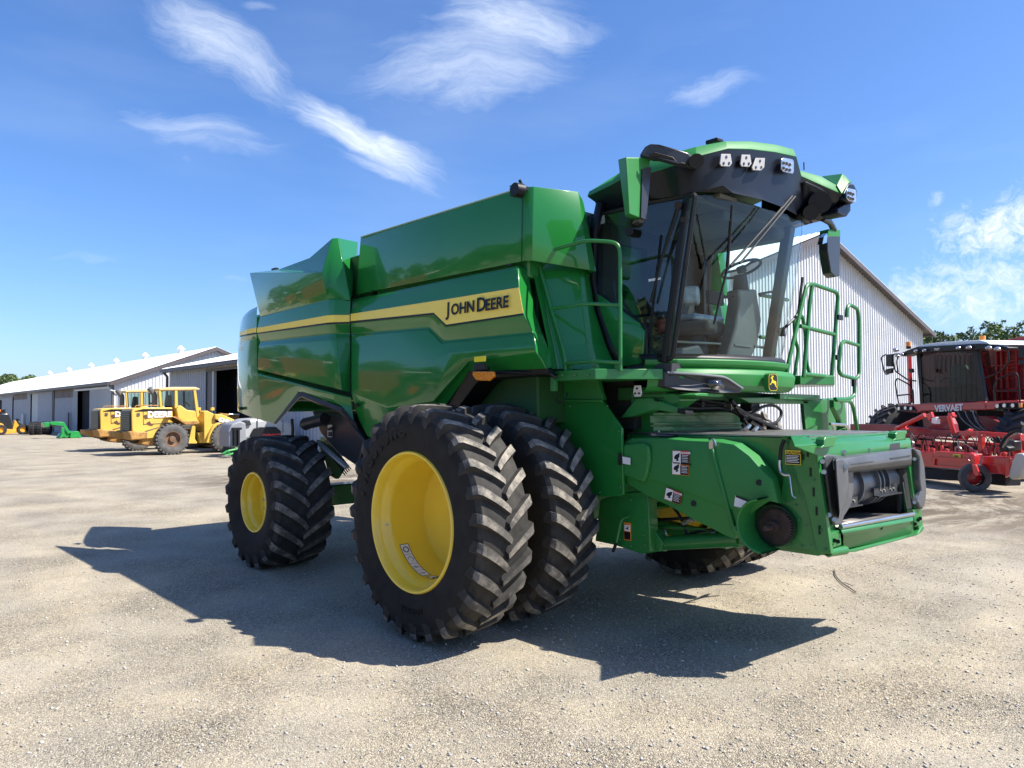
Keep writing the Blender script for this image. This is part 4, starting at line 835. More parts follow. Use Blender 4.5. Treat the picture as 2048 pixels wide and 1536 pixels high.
    m = MB(); m.tube([g(1660, 848, 1.95), g(1693, 850, 1.95), g(1704, 872, 1.95)], .014); m.tube([g(1664, 848, 1.95), g(1672, 868, 1.95)], .012); m.build('grab_bar', STEEL, HV)
    m = MB().use(mat('wheel plate', (.62, .60, .56), .35)); c = Y(1276, 782, -1.02); q = [c+V((a, 0, b)) for a, b in ((-.03, .045), (.03, .045), (.042, -.015), (.028, -.045), (-.028, -.045), (-.042, -.015))]; m.ext(q, (0, -.01, 0)); m.use(BLK)
    for a, b in ((0, .02), (-.02, -.02), (.02, -.02)): m.cyl(c+V((a, -.01, b)), c+V((a, -.016, b)), .009, n=10)
    m.build('lamp_plate', None, HV)
    m = MB(); c = Y(1108, 768, -1.42); m.box(c, (.05, .04, .12)); m.build('junction_box', GREENF, HV, bevel=.004); m = MB().tube([Y(1109, 785, -1.42), Y(1112, 802, -1.40), Y(1124, 806, -1.40), Y(1133, 795, -1.38), Y(1134, 786, -1.36)], .006, n=6); m.build('cable', BLK, HV)
platforms()
def feeder():
    y0 = -.80
    # dark throat under the cab
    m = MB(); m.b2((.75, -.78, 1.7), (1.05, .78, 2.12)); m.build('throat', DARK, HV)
    m = MB(); f = lambda px, py: X(px, py, 1.15)
    m.ext([f(1300, 825), f(1478, 822), f(1484, 868), f(1303, 868)], (-.2, 0, 0)); m.build('throat_cover', GREENF, HV, bevel=.006)
    m = MB(); f = lambda px, py: X(px, py, 1.17)
    for py, h in ((828, 2.2), (848, 1.6), (858, 3.2)): m.bar(f(1304, py), f(1482, py-1), .03, .012*h)
    m.build('throat_rib', GREENF, HV, bevel=.004)
    for k in range(6): MB().cyl(f(1312+32*k, 864)+V((.02, 0, 0)), f(1312+32*k, 864)+V((.032, 0, 0)), .012, n=8).build('bolt', STEEL, HV, smooth=0)
    # wide cradle plates and arms beneath the nose
    m = MB(); m.ext(P((1262, 787, -.82), (1352, 787, -.82), (1360, 800, -.82), (1340, 815, -.82), (1296, 812, -.82), (1262, 812, -.82)), (0, .25, 0)); m.build('cradle', GREENF, HV, bevel=.008)
    m = MB(); m.ext(P((1240, 836, -.86), (1272, 797, -.86), (1300, 795, -.86), (1356, 815, -.86), (1354, 826, -.86), (1310, 820, -.86), (1262, 834, -.86)), (0, .10, 0)); m.build('cradle_arm', GREENF, HV, bevel=.006)
    m = MB(); m.ext(P((1355, 816, -.865), (1371, 822, -.865), (1371, 829, -.865), (1354, 826, -.865)), (0, .11, 0)); m.build('arm_tip', BLK, HV, bevel=.003)
    m = MB(); f = lambda px, py: X(px, py, 1.70)
    m.ext([f(1390, 789), f(1400, 786), f(1446, 787), f(1448, 792), f(1440, 794), f(1394, 792)], (-.2, 0, 0)); m.build('step_pad', GREENP, HV, bevel=.006)
    m = MB(); f = lambda px, py: X(px, py, 1.4)
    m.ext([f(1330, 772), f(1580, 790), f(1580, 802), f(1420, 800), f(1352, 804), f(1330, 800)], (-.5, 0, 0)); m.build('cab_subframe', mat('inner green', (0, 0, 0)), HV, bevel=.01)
    m = MB(); f = lambda px, py: X(px, py, 1.55)
    m.ext([f(1480, 795), f(1560, 794), f(1620, 802), f(1615, 808), f(1500, 806)], (-.3, 0, 0)); m.build('cross_beam', GREENF, HV, bevel=.008)
    # hoses and couplers on the left of the feeder
    for i, pts in enumerate(([(1500, 830), (1525, 812), (1550, 810), (1564, 822), (1560, 838), (1548, 848), (1530, 848)], [(1462, 800), (1490, 840), (1505, 862), (1528, 880)], [(1486, 835), (1515, 850), (1530, 880)], [(1500, 842), (1520, 855), (1538, 872)], [(1470, 812), (1500, 832), (1535, 848), (1572, 865)])):
        m = MB().tube([X(a, b, 1.55+.03*i) for a, b in pts], .014+.006*(i in (1, 3)), bend=.1); m.build('hydraulic_hose', BLK, HV)
    for a, b in ((1492, 858), (1507, 862), (1503, 872)): MB().cyl(X(a, b, 1.75), X(a+7, b-7, 1.72), .018, n=8).build('coupler', STEEL, HV)
    for (a, b), r in (((1520, 846), .055), ((1545, 856), .05), ((1560, 866), .045)):
        MB().sph(X(a, b, 1.6), r, sc=(1.2, 1, .7)).build('rubber_boot', BLK, HV)
    # feeder house: sloping steel box with top sheet
    z = lambda x, o=0: 1.64+o
    A = [V((.9, 0, 1.66)), V((1.5, 0, 1.66)), V((2.0, 0, 1.66)), V((2.0, 0, .88)), V((1.9, 0, .93)), V((.9, 0, 1.25))]
    m = MB(); m.ext([p+V((0, -.70, 0)) for p in A], (0, 1.42, 0)); m.build('feeder_housing', GREENF, HV, bevel=.01)
    m = MB(); m.b2((2.0, -.74, 1.60), (2.6, .74, 1.655)); m.build('feeder_housing', GREENF, HV); m = MB(); m.b2((2.0, -.74, .84), (2.62, .74, .89)); m.build('feeder_housing', GREENF, HV); m = MB(); m.ext([V((1.8, -.745, 1.65)), V((2.6, -.745, 1.65)), V((2.6, -.745, .87)), V((1.8, -.745, .95))], (0, .03, 0)); m.build('feeder_housing', GREENF, HV)
    m = MB(); m.ext([V((.9, -.70, 1.662)), V((2.55, -.70, 1.662)), V((2.55, .72, 1.662)), V((.9, .72, 1.662))], (0, 0, .012)); m.build('feeder_top_sheet', WORN, HV)
    # moulded side shield
    yo = -.93
    top = P((1250, 884, yo), (1264, 877, yo), (1320, 876, yo), (1372, 881, yo), (1438, 884, yo), (1468, 889, yo), (1498, 911, yo), (1527, 944, yo), (1545, 960, yo), (1551, 985, yo), (1556, 1006, yo))
    lip = P((1252, 878, -.78), (1268, 873, -.78), (1325, 872, -.76), (1386, 877, -.76), (1446, 878, -.76), (1484, 886, -.78), (1520, 912, -.80), (1542, 936, -.80), (1556, 955, -.80), (1562, 985, -.80), (1566, 1008, -.82))
    mid = P((1250, 905, yo-.015), (1264, 904, yo-.015), (1320, 906, yo-.02), (1372, 911, yo-.02), (1438, 914, yo-.02), (1466, 919, yo-.02), (1494, 939, yo-.02), (1515, 958, yo-.02), (1530, 972, yo-.015), (1536, 990, yo-.015), (1540, 1002, yo-.01))
    crease = P((1250, 948, yo-.02), (1264, 952, yo-.02), (1320, 962, yo-.025), (1360, 977, yo-.025), (1400, 992, yo-.025), (1440, 1008, yo-.025), (1466, 1016, yo-.025), (1480, 1022, yo-.02), (1495, 1014, yo-.02), (1515, 1006, yo-.015), (1535, 1004, yo-.01))
    crs2 = P((1250, 953, yo-.01), (1264, 957, yo-.01), (1320, 967, yo-.012), (1358, 982, yo-.012), (1398, 997, yo-.012), (1438, 1013, yo-.012), (1464, 1021, yo-.012), (1478, 1026, yo-.01), (1488, 1022, yo-.01), (1510, 1010, yo-.01), (1532, 1006, yo-.005))
    bot = P((1250, 967, yo), (1262, 972, yo), (1292, 990, yo), (1335, 1010, yo), (1382, 1036, yo), (1425, 1058, yo), (1455, 1073, yo), (1470, 1078, yo), (1478, 1060, yo), (1484, 1040, yo), (1492, 1030, yo))
    botin = [p+V((0, .16, .0)) for p in bot]
    m = MB(); m.rows([lip, top, mid, crease, crs2, bot, botin]); m.build('feeder_shield', GREENP, HV, bevel=.008, bseg=3, smooth=40)
    e = P((1252, 878, -.78), (1250, 884, yo), (1250, 905, yo-.015), (1250, 948, yo-.02), (1250, 967, yo)); m = MB().strip(e, [p+V((-.03, .12, 0)) for p in e]); m.build('feeder_shield', GREENP, HV)
    # raised bulge at the rear of the shield and the diagonal rib
    m = MB(); m.ext(P((1252, 888, -.94), (1290, 884, -.94), (1304, 892, -.94), (1306, 920, -.94), (1300, 952, -.94), (1292, 966, -.94), (1252, 950, -.94)), (0, -.045, 0)); m.build('shield_bulge', GREENP, HV, bevel=.03, bseg=4)
    m = MB(); m.bar(Y(1424, 897, -.955), Y(1468, 1058, -.955), .028, .03, az=(0, -1, 0)); m.bar(Y(1468, 1052, -.955), Y(1474, 1066, -.955), .045, .035, az=(0, -1, 0)); m.build('shield_rib', GREENP, HV, bevel=.008)
    m = MB(); m.box(Y(1424, 890, -.95), (.035, .03, .06)); m.tube([Y(1418, 880, -.93), Y(1424, 876, -.95), Y(1430, 884, -.96), Y(1432, 892, -.96)], .007, n=6); m.build('latch', STEEL, HV)
    for px, py in ((1518, 965), (1387, 1007)):
        MB().cyl(Y(px, py, -.94), Y(px, py, -.955), .022).build('fastener', DARK, HV)
    # half round driveline guard: near rim, trough, far rim
    c = Y(1522, 1053, -1.10); R1 = []
    for w, r in ((0, .176), (-.004, .186), (.004, .192), (.27, .196), (.27, .186), (.006, .180)):
        R1.append([c+V((cos(a)*r, w, sin(a)*r)) for a in [radians(98+i*9) for i in range(20)]])
    m = MB(); m.rows(R1); m.build('driveline_guard', GREENP, HV, smooth=50)
    q = Y(1553, 1052, -.86); m = MB(); m.cyl(q+V((-.02, .05, 0)), q+V((-.02, .005, 0)), .15, n=40); m.build('drive_case', mat('case green black', (.008, .03, .012), .6), HV)
    m = MB(); n = 36; pts = []
    for i in range(n): a = 2*pi*i/n; pts += [q+V((cos(a)*.112, 0, sin(a)*.112)), q+V((cos(a+.04)*.126, 0, sin(a+.04)*.126)), q+V((cos(a+.12)*.126, 0, sin(a+.12)*.126))]
    m.ext(pts, (0, -.02, 0)); m.cyl(q, q+V((0, -.07, 0)), .04); m.cyl(q, q+V((0, -.16, 0)), .018); m.build('sprocket', RUST, HV)
    # lift cylinder, with rod, and plumbing in the shade
    m = MB(); m.cyl(Y(1322, 1087, -.70), Y(1478, 1078, -.70), .058, n=24); m.cyl(Y(1470, 1079, -.70), Y(1480, 1078, -.70), .064, n=24); m.cyl(Y(1318, 1087, -.70), Y(1330, 1087, -.70), .064, n=24); m.build('lift_cylinder', GREENF, HV)
    MB().cyl(Y(1480, 1078, -.70), Y(1560, 1070, -.70), .032).build('cylinder_rod', STEEL, HV)
    m = MB(); m.cyl(Y(1322, 1087, .70), Y(1478, 1078, .70), .058, n=24); m.build('lift_cylinder', GREENF, HV)
    m = MB(); m.ext(P((1296, 1050, -.78), (1310, 1062, -.78), (1326, 1086, -.78), (1318, 1103, -.78), (1290, 1108, -.78), (1284, 1090, -.78)), (0, .1, 0)); m.build('cylinder_mount', GREENF, HV, bevel=.006)
    for i, pts in enumerate(([(1300, 1060), (1325, 1056), (1332, 1066), (1331, 1082)], [(1305, 1040), (1380, 1036), (1420, 1030)], [(1345, 1012), (1362, 1035), (1372, 1060), (1376, 1080)], [(1300, 1052), (1400, 1058), (1445, 1066)], [(1350, 1078), (1400, 1062), (1450, 1056)])):
        MB().tube([Y(a, b, -.62) for a, b in pts], .013, bend=.05).build('hydraulic_hose', [STEEL, BLK, BLK, GREENF, BLK][i], HV)
    for a, b in ((1366, 1046), (1378, 1040), (1390, 1038), (1424, 1068), (1436, 1070)): MB().cyl(Y(a, b, -.64), Y(a+9, b-1.5, -.64), .02, n=8).build('hose_fitting', STEEL, HV)
    m = MB().bar(Y(1300, 1010, -.5), Y(1370, 1005, -.5), .03, .04); m.bar(Y(1300, 1045, -.3), Y(1460, 1085, -.3), .12, .10); m.build('lower_frame', GREENF, HV)
    # ---- header adapter: side plates, face frame
    xf = 2.66
    m = MB(); m.ext(P((1563, 878, -.80), (1568, 872, -.80), (1626, 905, -.80), (1636, 910, -.80), (1664, 1108, -.80), (1640, 1108, -.80), (1600, 1096, -.80), (1535, 1088, -.80), (1560, 1000, -.80), (1566, 960, -.80)), (0, .03, 0)); m.build('adapter_side', GREENF, HV, bevel=.004)
    m = MB(); m.ext(P((1596, 960, -.83), (1607, 985, -.83), (1620, 1040, -.83), (1634, 1104, -.83), (1662, 1108, -.83), (1634, 910, -.83), (1626, 905, -.83), (1570, 872, -.83), (1580, 915, -.83)), (0, .025, 0)); m.build('adapter_side', GREENF, HV, bevel=.004)
    m = MB(); m.ext([V((1.9, .76, 1.62)), V((2.6, .76, 1.64)), V((2.7, .76, .86)), V((2.1, .76, .84))], (0, .03, 0)); m.build('adapter_side', GREENF, HV, bevel=.004)
    for k, (px, py) in enumerate(((1615, 905), (1621, 944), (1627, 984), (1633, 1022), (1639, 1060))): MB().box(Y(px, py, -.834), (.012, .006, .06), az=(-.12, 0, 1)).build('plate_slot', DARK, HV)
    MB().ext(P((1604, 908, -.835), (1608, 908, -.835), (1608, 920, -.835), (1604, 920, -.835)), (0, -.004, 0)).build('plate_slot', DARK, HV)
    F = lambda px, py, x=xf: X(px, py, x)
    # top beam: sloping lip, hooks
    m = MB(); m.rows([[F(1563, 874, 2.42), F(1776, 863, 2.50)], [F(1581, 873, 2.50), F(1781, 866, 2.55)], [F(1589, 893, 2.66), F(1792, 879, 2.70)], [F(1634, 911, 2.67), F(1820, 880, 2.72)], [F(1634, 925, 2.67), F(1821, 894, 2.72)]]); m.build('top_beam', GREENF, HV, bevel=.004, solid=.012, smooth=20)
    m = MB(); m.ext([F(1630, 890), F(1819, 877, 2.70), F(1820, 897, 2.70), F(1636, 915)], (-.10, 0, 0)); m.build('top_beam', GREENF, HV, bevel=.006)
    for (px, py) in ((1660, 880), (1802, 868)):
        m = MB(); o = [(-12, 10), (-12, 0), (-8, -6), (14, -8), (15, -2), (11, 2), (11, 8), (6, 14), (-18, 16)]
        k = 1 if px < 1700 else .85
        m.ext([F(px+a*k, py+b*k, 2.72) for a, b in o], (-.07, .02, 0)); m.build('top_hook', GREENF, HV, bevel=.006)
    # left and right jambs
    m = MB(); m.ext([F(1634, 908), F(1646, 905), F(1662, 1000), F(1672, 1052), F(1678, 1108), F(1660, 1112)], (-.10, 0, 0)); m.build('face_jamb', GREENF, HV, bevel=.006)
    m = MB(); m.ext([F(1812, 878, 2.72), F(1820, 876, 2.72), F(1847, 1055, 2.76), F(1838, 1060, 2.76), F(1828, 1000, 2.75)], (-.03, 0, 0)); m.build('face_jamb', GREENF, HV, bevel=.006)
    m = MB(); m.ext([F(1657, 1068, 2.69), F(1681, 1060, 2.69), F(1683, 1090, 2.69), F(1660, 1098, 2.69)], (-.05, 0, 0)); m.build('corner_plate', GREENF, HV, bevel=.004)
    for a, b in ((1669, 1081), (1676, 1083), (1662, 1090)): MB().cyl(F(a, b, 2.692), F(a, b, 2.70), .015, n=12).build('plate_hole', DARK, HV)
    m = MB(); m.ext([F(1826, 1020, 2.76), F(1842, 1014, 2.76), F(1846, 1046, 2.76), F(1830, 1054, 2.76)], (-.05, 0, 0)); m.build('corner_plate', GREENF, HV, bevel=.004)
    for a, b in ((1836, 1040), (1840, 1037), (1830, 1048)): MB().cyl(F(a, b, 2.762), F(a, b, 2.77), .015, n=12).build('plate_hole', DARK, HV)
    # bottom bar, folded sill with its bright worn edge
    m = MB(); m.ext([F(1659, 1096), F(1690, 1092), F(1700, 1100), F(1835, 1068, 2.77), F(1846, 1050, 2.77), F(1849, 1056, 2.77), F(1845, 1064, 2.77), F(1830, 1072, 2.77), F(1712, 1104), F(1688, 1106), F(1662, 1113)], (-.10, 0, 0)); m.build('bottom_bar', GREENF, HV, bevel=.008)
    m = MB(); m.cyl(F(1656, 1105, 2.66), F(1690, 1100, 2.68), .032, n=18); m.build('bottom_bar', GREENF, HV); MB().cyl(F(1654, 1105.5, 2.66), F(1656, 1105, 2.66), .018).build('bar_end', DARK, HV)
    m = MB(); m.rows([[F(1677, 1054, 2.60), F(1826, 1026, 2.68)], [F(1680, 1057, 2.69), F(1826, 1030, 2.76)], [F(1684, 1067, 2.71), F(1826, 1041, 2.78)], [F(1686, 1070, 2.69), F(1826, 1045, 2.76)], [F(1686, 1098, 2.64), F(1826, 1070, 2.72)]]); m.build('sill', GREENF, HV, bevel=.006, solid=.01, smooth=20)
    m = MB(); m.tube([F(1681, 1054, 2.695), F(1826, 1028, 2.765)], .018, n=10); m.build('sill_edge', STEEL, HV)
    m = MB(); m.cyl(F(1760, 1054, 2.70), F(1760, 1054, 2.725), .022, n=10); m.build('sill_pin', RUST, HV)
    # floor of the opening, roller drum, black liners
    m = MB(); m.add([F(1680, 1055, 2.66), F(1826, 1029, 2.74), V((2.05, .66, .98)), V((2.05, -.62, .98))], [[0, 1, 2, 3]]); m.build('feeder_floor', WORN, HV, solid=.008)
    for k in range(5): MB().cyl(F(1700+k*27, 1047-k*4.8, 2.60), F(1700+k*27, 1047-k*4.8, 2.60)+V((.0, 0, .006)), .016, n=8).build('bolt', STEEL, HV)
    m = MB(); m.ext([F(1672, 900), F(1797, 885, 2.71), F(1797, 898, 2.71), F(1672, 914)], (.012, 0, 0)); m.build('liner_flange', GRY, HV, bevel=.002)
    for a, b in ((1688, 904), (1737, 900), (1783, 896)): MB().cyl(F(a, b, 2.685), F(a, b, 2.70), .016, n=10).build('bolt', STEEL, HV)
    m = MB(); m.rows([[F(1668, 914, 2.68), F(1830, 896, 2.74)], [F(1666, 921, 2.74), F(1822, 899, 2.79)], [F(1668, 940, 2.75), F(1823, 918, 2.80)], [F(1700, 942, 2.72), F(1822, 928, 2.77)], [F(1700, 947, 2.5), F(1822, 935, 2.6)]]); m.build('opening_hood', LGRY, HV, bevel=.006, solid=.01, smooth=30)
    m = MB(); m.bar(F(1700, 929, 2.755), F(1745, 923, 2.77), .015, .006); m.bar(F(1737, 932, 2.765), F(1790, 924, 2.785), .015, .006); m.bar(F(1780, 917, 2.785), F(1820, 911, 2.80), .015, .006); m.build('hood_rib', GRY, HV)
    def side(pts, d, name): m = MB(); m.ext(pts, d); return m.build(name, LGRY, HV, bevel=.012, bseg=3)
    side([F(1640, 912), F(1648, 908), F(1690, 911), F(1699, 922), F(1700, 980), F(1694, 1012), F(1680, 1033), F(1677, 1049), F(1662, 1050), F(1656, 1035), F(1648, 965)], (.03, 0, 0), 'side_liner')
    m = MB(); a = [F(1666, 913), F(1686, 913), F(1697, 921), F(1699, 975), F(1694, 1008), F(1683, 1026), F(1677, 1040), F(1672, 1000), F(1668, 950)]; b = [F(p[0], p[1], 2.80) for p in ((1672, 918), (1685, 917), (1695, 925), (1696, 975), (1691, 1006), (1682, 1020), (1679, 1030), (1677, 1000), (1673, 950))]
    m.strip(a+[a[0]], b+[b[0]]); m.poly(b); m.build('side_liner', LGRY, HV, bevel=.012, bseg=3, smooth=50)
    side([F(1812, 896, 2.73), F(1826, 900, 2.73), F(1834, 930, 2.73), F(1838, 980, 2.73), F(1836, 1003, 2.73), F(1830, 1018, 2.73), F(1824, 1012, 2.73), F(1820, 1003, 2.73), F(1828, 980, 2.73), F(1824, 960, 2.73), F(1824, 915, 2.73)], (.06, 0, 0), 'side_liner')
    for a, b in ((1645, 923), (1648, 944), (1658, 1030), (1669, 1039), (1692, 933)): MB().cyl(F(a, b, 2.69), F(a, b, 2.71 if a < 1690 else 2.815), .016, n=10).build('bolt', STEEL, HV)
    for a, b in ((1829, 918), (1835, 994), (1829, 1005)): MB().cyl(F(a, b, 2.79), F(a, b, 2.805), .014, n=10).build('bolt', STEEL, HV)
    # drum
    a = V((2.42, -.66, 1.27)); b = V((2.50, .70, 1.27)); d = (b-a).normalized(); DR = mat('drum steel', (.16, .17, .19), .38, metal=.5, var=.25, dirt=.1)
    dr = sub('feeder_drum', HV); m = MB(); m.cyl(a, b, .155, n=36); m.build('drum_shell', DR, dr)
    L_ = (b-a).length
    for t in (.22, .27, .50, .70, .75, .82): MB().lathe([(t*L_-.008, .150), (t*L_-.008, .185), (t*L_+.008, .185), (t*L_+.008, .150)], a, d, n=36).build('drum_flange', DR, dr)
    for t0, t1, zz in ((.12, .42, -.10), (.62, .92, -.06)):
        m = MB(); p = a+d*(t0*L_)+V((.17, 0, zz)); q = a+d*(t1*L_)+V((.17, 0, zz)); m.bar(p, q, .01, .06); m.bar(p+V((.02, 0, -.03)), q+V((.02, 0, -.03)), .05, .008); m.build('feeder_slat', GRY, HV)
        for tt in (.3, .42, .7, .85): c = lerp(p, q, tt)+V((.006, 0, 0)); MB().cyl(c, c+V((.008, 0, 0)), .01, n=8).build('bolt', STEEL, HV)
    MB().add([V((2.62, -.70, 1.5)), V((2.62, .72, 1.55)), V((2.62, .72, .9)), V((2.62, -.70, .86)), V((2.1, -.68, 1.55)), V((2.1, .70, 1.55)), V((2.05, .70, .95)), V((2.05, -.68, .95))], [[0, 4, 7, 3], [4, 5, 6, 7], [1, 2, 6, 5], [0, 1, 5, 4]]).build('feeder_throat_shade', DARK, HV)
    MB().ext([F(1795, 896, 2.64), F(1832, 898, 2.64), F(1842, 1020, 2.66), F(1800, 1030, 2.66)], (-.02, 0, 0)).build('feeder_throat_shade', DARK, HV)  # black sheet added to hide bright ground seen past the liner
    # hoses on the right plate
    m = MB().tube([Y(1562, 905, -.86), Y(1558, 925, -.87), Y(1560, 942, -.87), Y(1566, 950, -.87), Y(1580, 950, -.86)], .009, n=6); m.build('steel_line', STEEL, HV)
    m = MB().tube([Y(1569, 880, -.86), Y(1562, 895, -.87), Y(1560, 920, -.87)], .014, n=8); m.build('hydraulic_hose', BLK, HV)
    m = MB().tube([Y(1579, 950, -.85), Y(1582, 975, -.86), Y(1584, 992, -.86), Y(1592, 996, -.85)], .006, n=6); m.build('steel_line', STEEL, HV)
    # safety stickers
    def sticker(px, py, w, h, y, head, word, rot=0, pict=True):
        c = Y(px, py, y); a = V((cos(rot), 0, sin(rot))); u = V((-sin(rot), 0, cos(rot))); n = V((0, -1, 0)); st = sub('warning_sticker', HV)
        def r(x0, z0, x1, z1, d, m_, nm): MB().ext([c+a*x+u*z+n*d for x, z in ((x0, z0), (x1, z0), (x1, z1), (x0, z1))], n*.0015).build(nm, m_, st, smooth=0)
        r(-w/2, -h/2, w/2, h/2, 0, head, 'sticker_border')
        if pict:
            r(-w/2+.003, -h/2+.003, -.002, h/2-.003, .0015, WHT, 'sticker_panel'); r(.0, -h/2+.003, w/2-.003, h*.24, .0015, BLK, 'sticker_panel')
            pts = [(-.40, .0), (-.32, .16), (-.15, .28), (-.06, .36), (-.08, .05), (-.16, -.12), (-.1, -.22), (-.28, -.3), (-.25, -.16), (-.38, -.14)]
            MB().ext([c+a*(x*w)+u*(z*h)+n*.003 for x, z in pts], n*.001).build('pictogram', BLK, st, smooth=0)
            t = MB(); t.text(word, h*.2, c+a*(w*.03)+u*(h*.29)+n*.003, a, u, ext=.0005, bold=.0006); t.build('sticker_word', WHT if head is RED else BLK, st, smooth=0)
            m = MB()
            for k in range(5): zz = h*(.16-.12*k); m.ext([c+a*x+u*z+n*.003 for x, z in ((w*.06, zz), (w*(.44-.05*(k % 2)), zz), (w*(.44-.05*(k % 2)), zz+h*.035), (w*.06, zz+h*.035))], n*.0006)
            m.build('sticker_text', WHT, st, smooth=0)
        else:
            r(-w/2+.004, -h/2+.004, w/2-.004, h*.22, .0015, BLK, 'sticker_panel'); t = MB(); t.text(word, h*.24, c-a*(w*.44)+u*(h*.26)+n*.003, a, u, ext=.0005, bold=.0006); t.build('sticker_word', BLK, st, smooth=0)
            m = MB()
            for k in range(5): zz = h*(.1-.11*k); m.ext([c+a*x+u*z+n*.003 for x, z in ((-w*.42, zz), (w*(.40-.1*(k % 2)), zz), (w*(.40-.1*(k % 2)), zz+h*.04), (-w*.42, zz+h*.04))], n*.0006)
            m.build('sticker_text', WHT, st, smooth=0)
    sticker(1362, 915, .155, .105, -.958, RED, 'DANGER'); sticker(1361, 937, .155, .10, -.958, ORG, 'WARNING'); sticker(1346, 992, .15, .095, -.955, RED, 'DANGER', rot=-.22)
    sticker(1586, 915, .115, .10, -.845, mat('sticker yellow', (.8, .6, .03), .4), 'CAUTION', pict=False)
    MB().ext(P((1471, 991, -.958), (1503, 1003, -.958), (1497, 1019, -.958), (1468, 1012, -.958)), (0, -.002, 0)).build('info_sticker', WHT, HV, smooth=0)
    MB().ext(P((1472, 991, -.961), (1503, 1003, -.961), (1502, 1006, -.961), (1471, 994, -.961)), (0, -.001, 0)).build('info_sticker', BLK, HV, smooth=0)
    MB().ext(P((1245, 913, -1.005), (1261, 916, -1.005), (1261, 930, -1.005), (1246, 927, -1.005)), (0, -.002, 0)).build('info_sticker', WHT, HV, smooth=0)
    c = Y(1255, 1063, -.852); MB().box(c, (.075, .003, .15)).build('warning_sticker', ORG, HV, smooth=0); MB().box(c+V((0, -.003, .03)), (.062, .003, .05)).build('warning_sticker', WHT, HV, smooth=0); MB().box(c+V((0, -.003, -.035)), (.062, .003, .065)).build('warning_sticker', BLK, HV, smooth=0)
    c = c+V((0, -.005, .03)); MB().ext([c+V((a, 0, b)) for a, b in ((-.02, -.01), (0, .005), (.02, .02), (.01, 0), (.022, -.018), (0, -.008))], (0, -.001, 0)).build('pictogram', BLK, HV, smooth=0)
feeder()
# unloading auger folded along the far side
m = MB(); m.cyl((.0, 1.78, 3.3), (-6.3, 1.85, 3.55), .20, n=24); m.cyl((-6.2, 1.85, 3.5), (-6.75, 1.8, 3.1), .23, .26, n=24); m.build('unloading_auger', GREENF, HV)
m = MB(); m.cyl((-.2, 1.72, 2.1), (-.2, 1.74, 3.25), .17, n=24); m.b2((-.35, 1.55, 2.9), (-.08, 1.9, 3.6)); m.build('auger_elbow', GREENF, HV, bevel=.04)
# ================================================================ SHEDS AND BARN
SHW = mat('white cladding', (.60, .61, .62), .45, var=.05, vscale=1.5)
SHG = mat('shaded grey cladding', (.46, .48, .51), .5, var=.05, vscale=1.5)  # the grey holds the shade of walls turned from the sun
ROOFW = mat('white roof sheet', (.86, .86, .86), .4, var=.03)
TRIM = mat('dark trim', (.10, .085, .085), .5)
BRN = mat('weathered sheet', (.30, .27, .26), .7, var=.15, vscale=1)
DOORI = mat('shed interior shade', (.006, .008, .014), .9)  # near-black sheets painted as the unlit space behind the openings
def rib(mb, O, U, L_, top, bot=None, pitch=.23, dep=.045, nrm=None):
    """ribbed metal sheet: starts at O, runs L_ metres along U; top(s)/bot(s) give end points offsets (vectors)"""
    O = V(O); U = V(U).normalized(); nn = V(nrm); A = []; B = []; n = max(1, int(round(L_/pitch))); p = L_/n
    for k in range(n):
        for f, d in ((0, 0), (.74, 0), (.82, dep), (.94, dep)):
            s = (k+f)*p; A.append(O+U*s+nn*d+(bot(s) if bot else V((0, 0, 0)))); B.append(O+U*s+nn*d+top(s))
    A.append(O+U*L_+(bot(L_) if bot else V((0, 0, 0)))); B.append(O+U*L_+top(L_))
    mb.strip(A, B); return mb
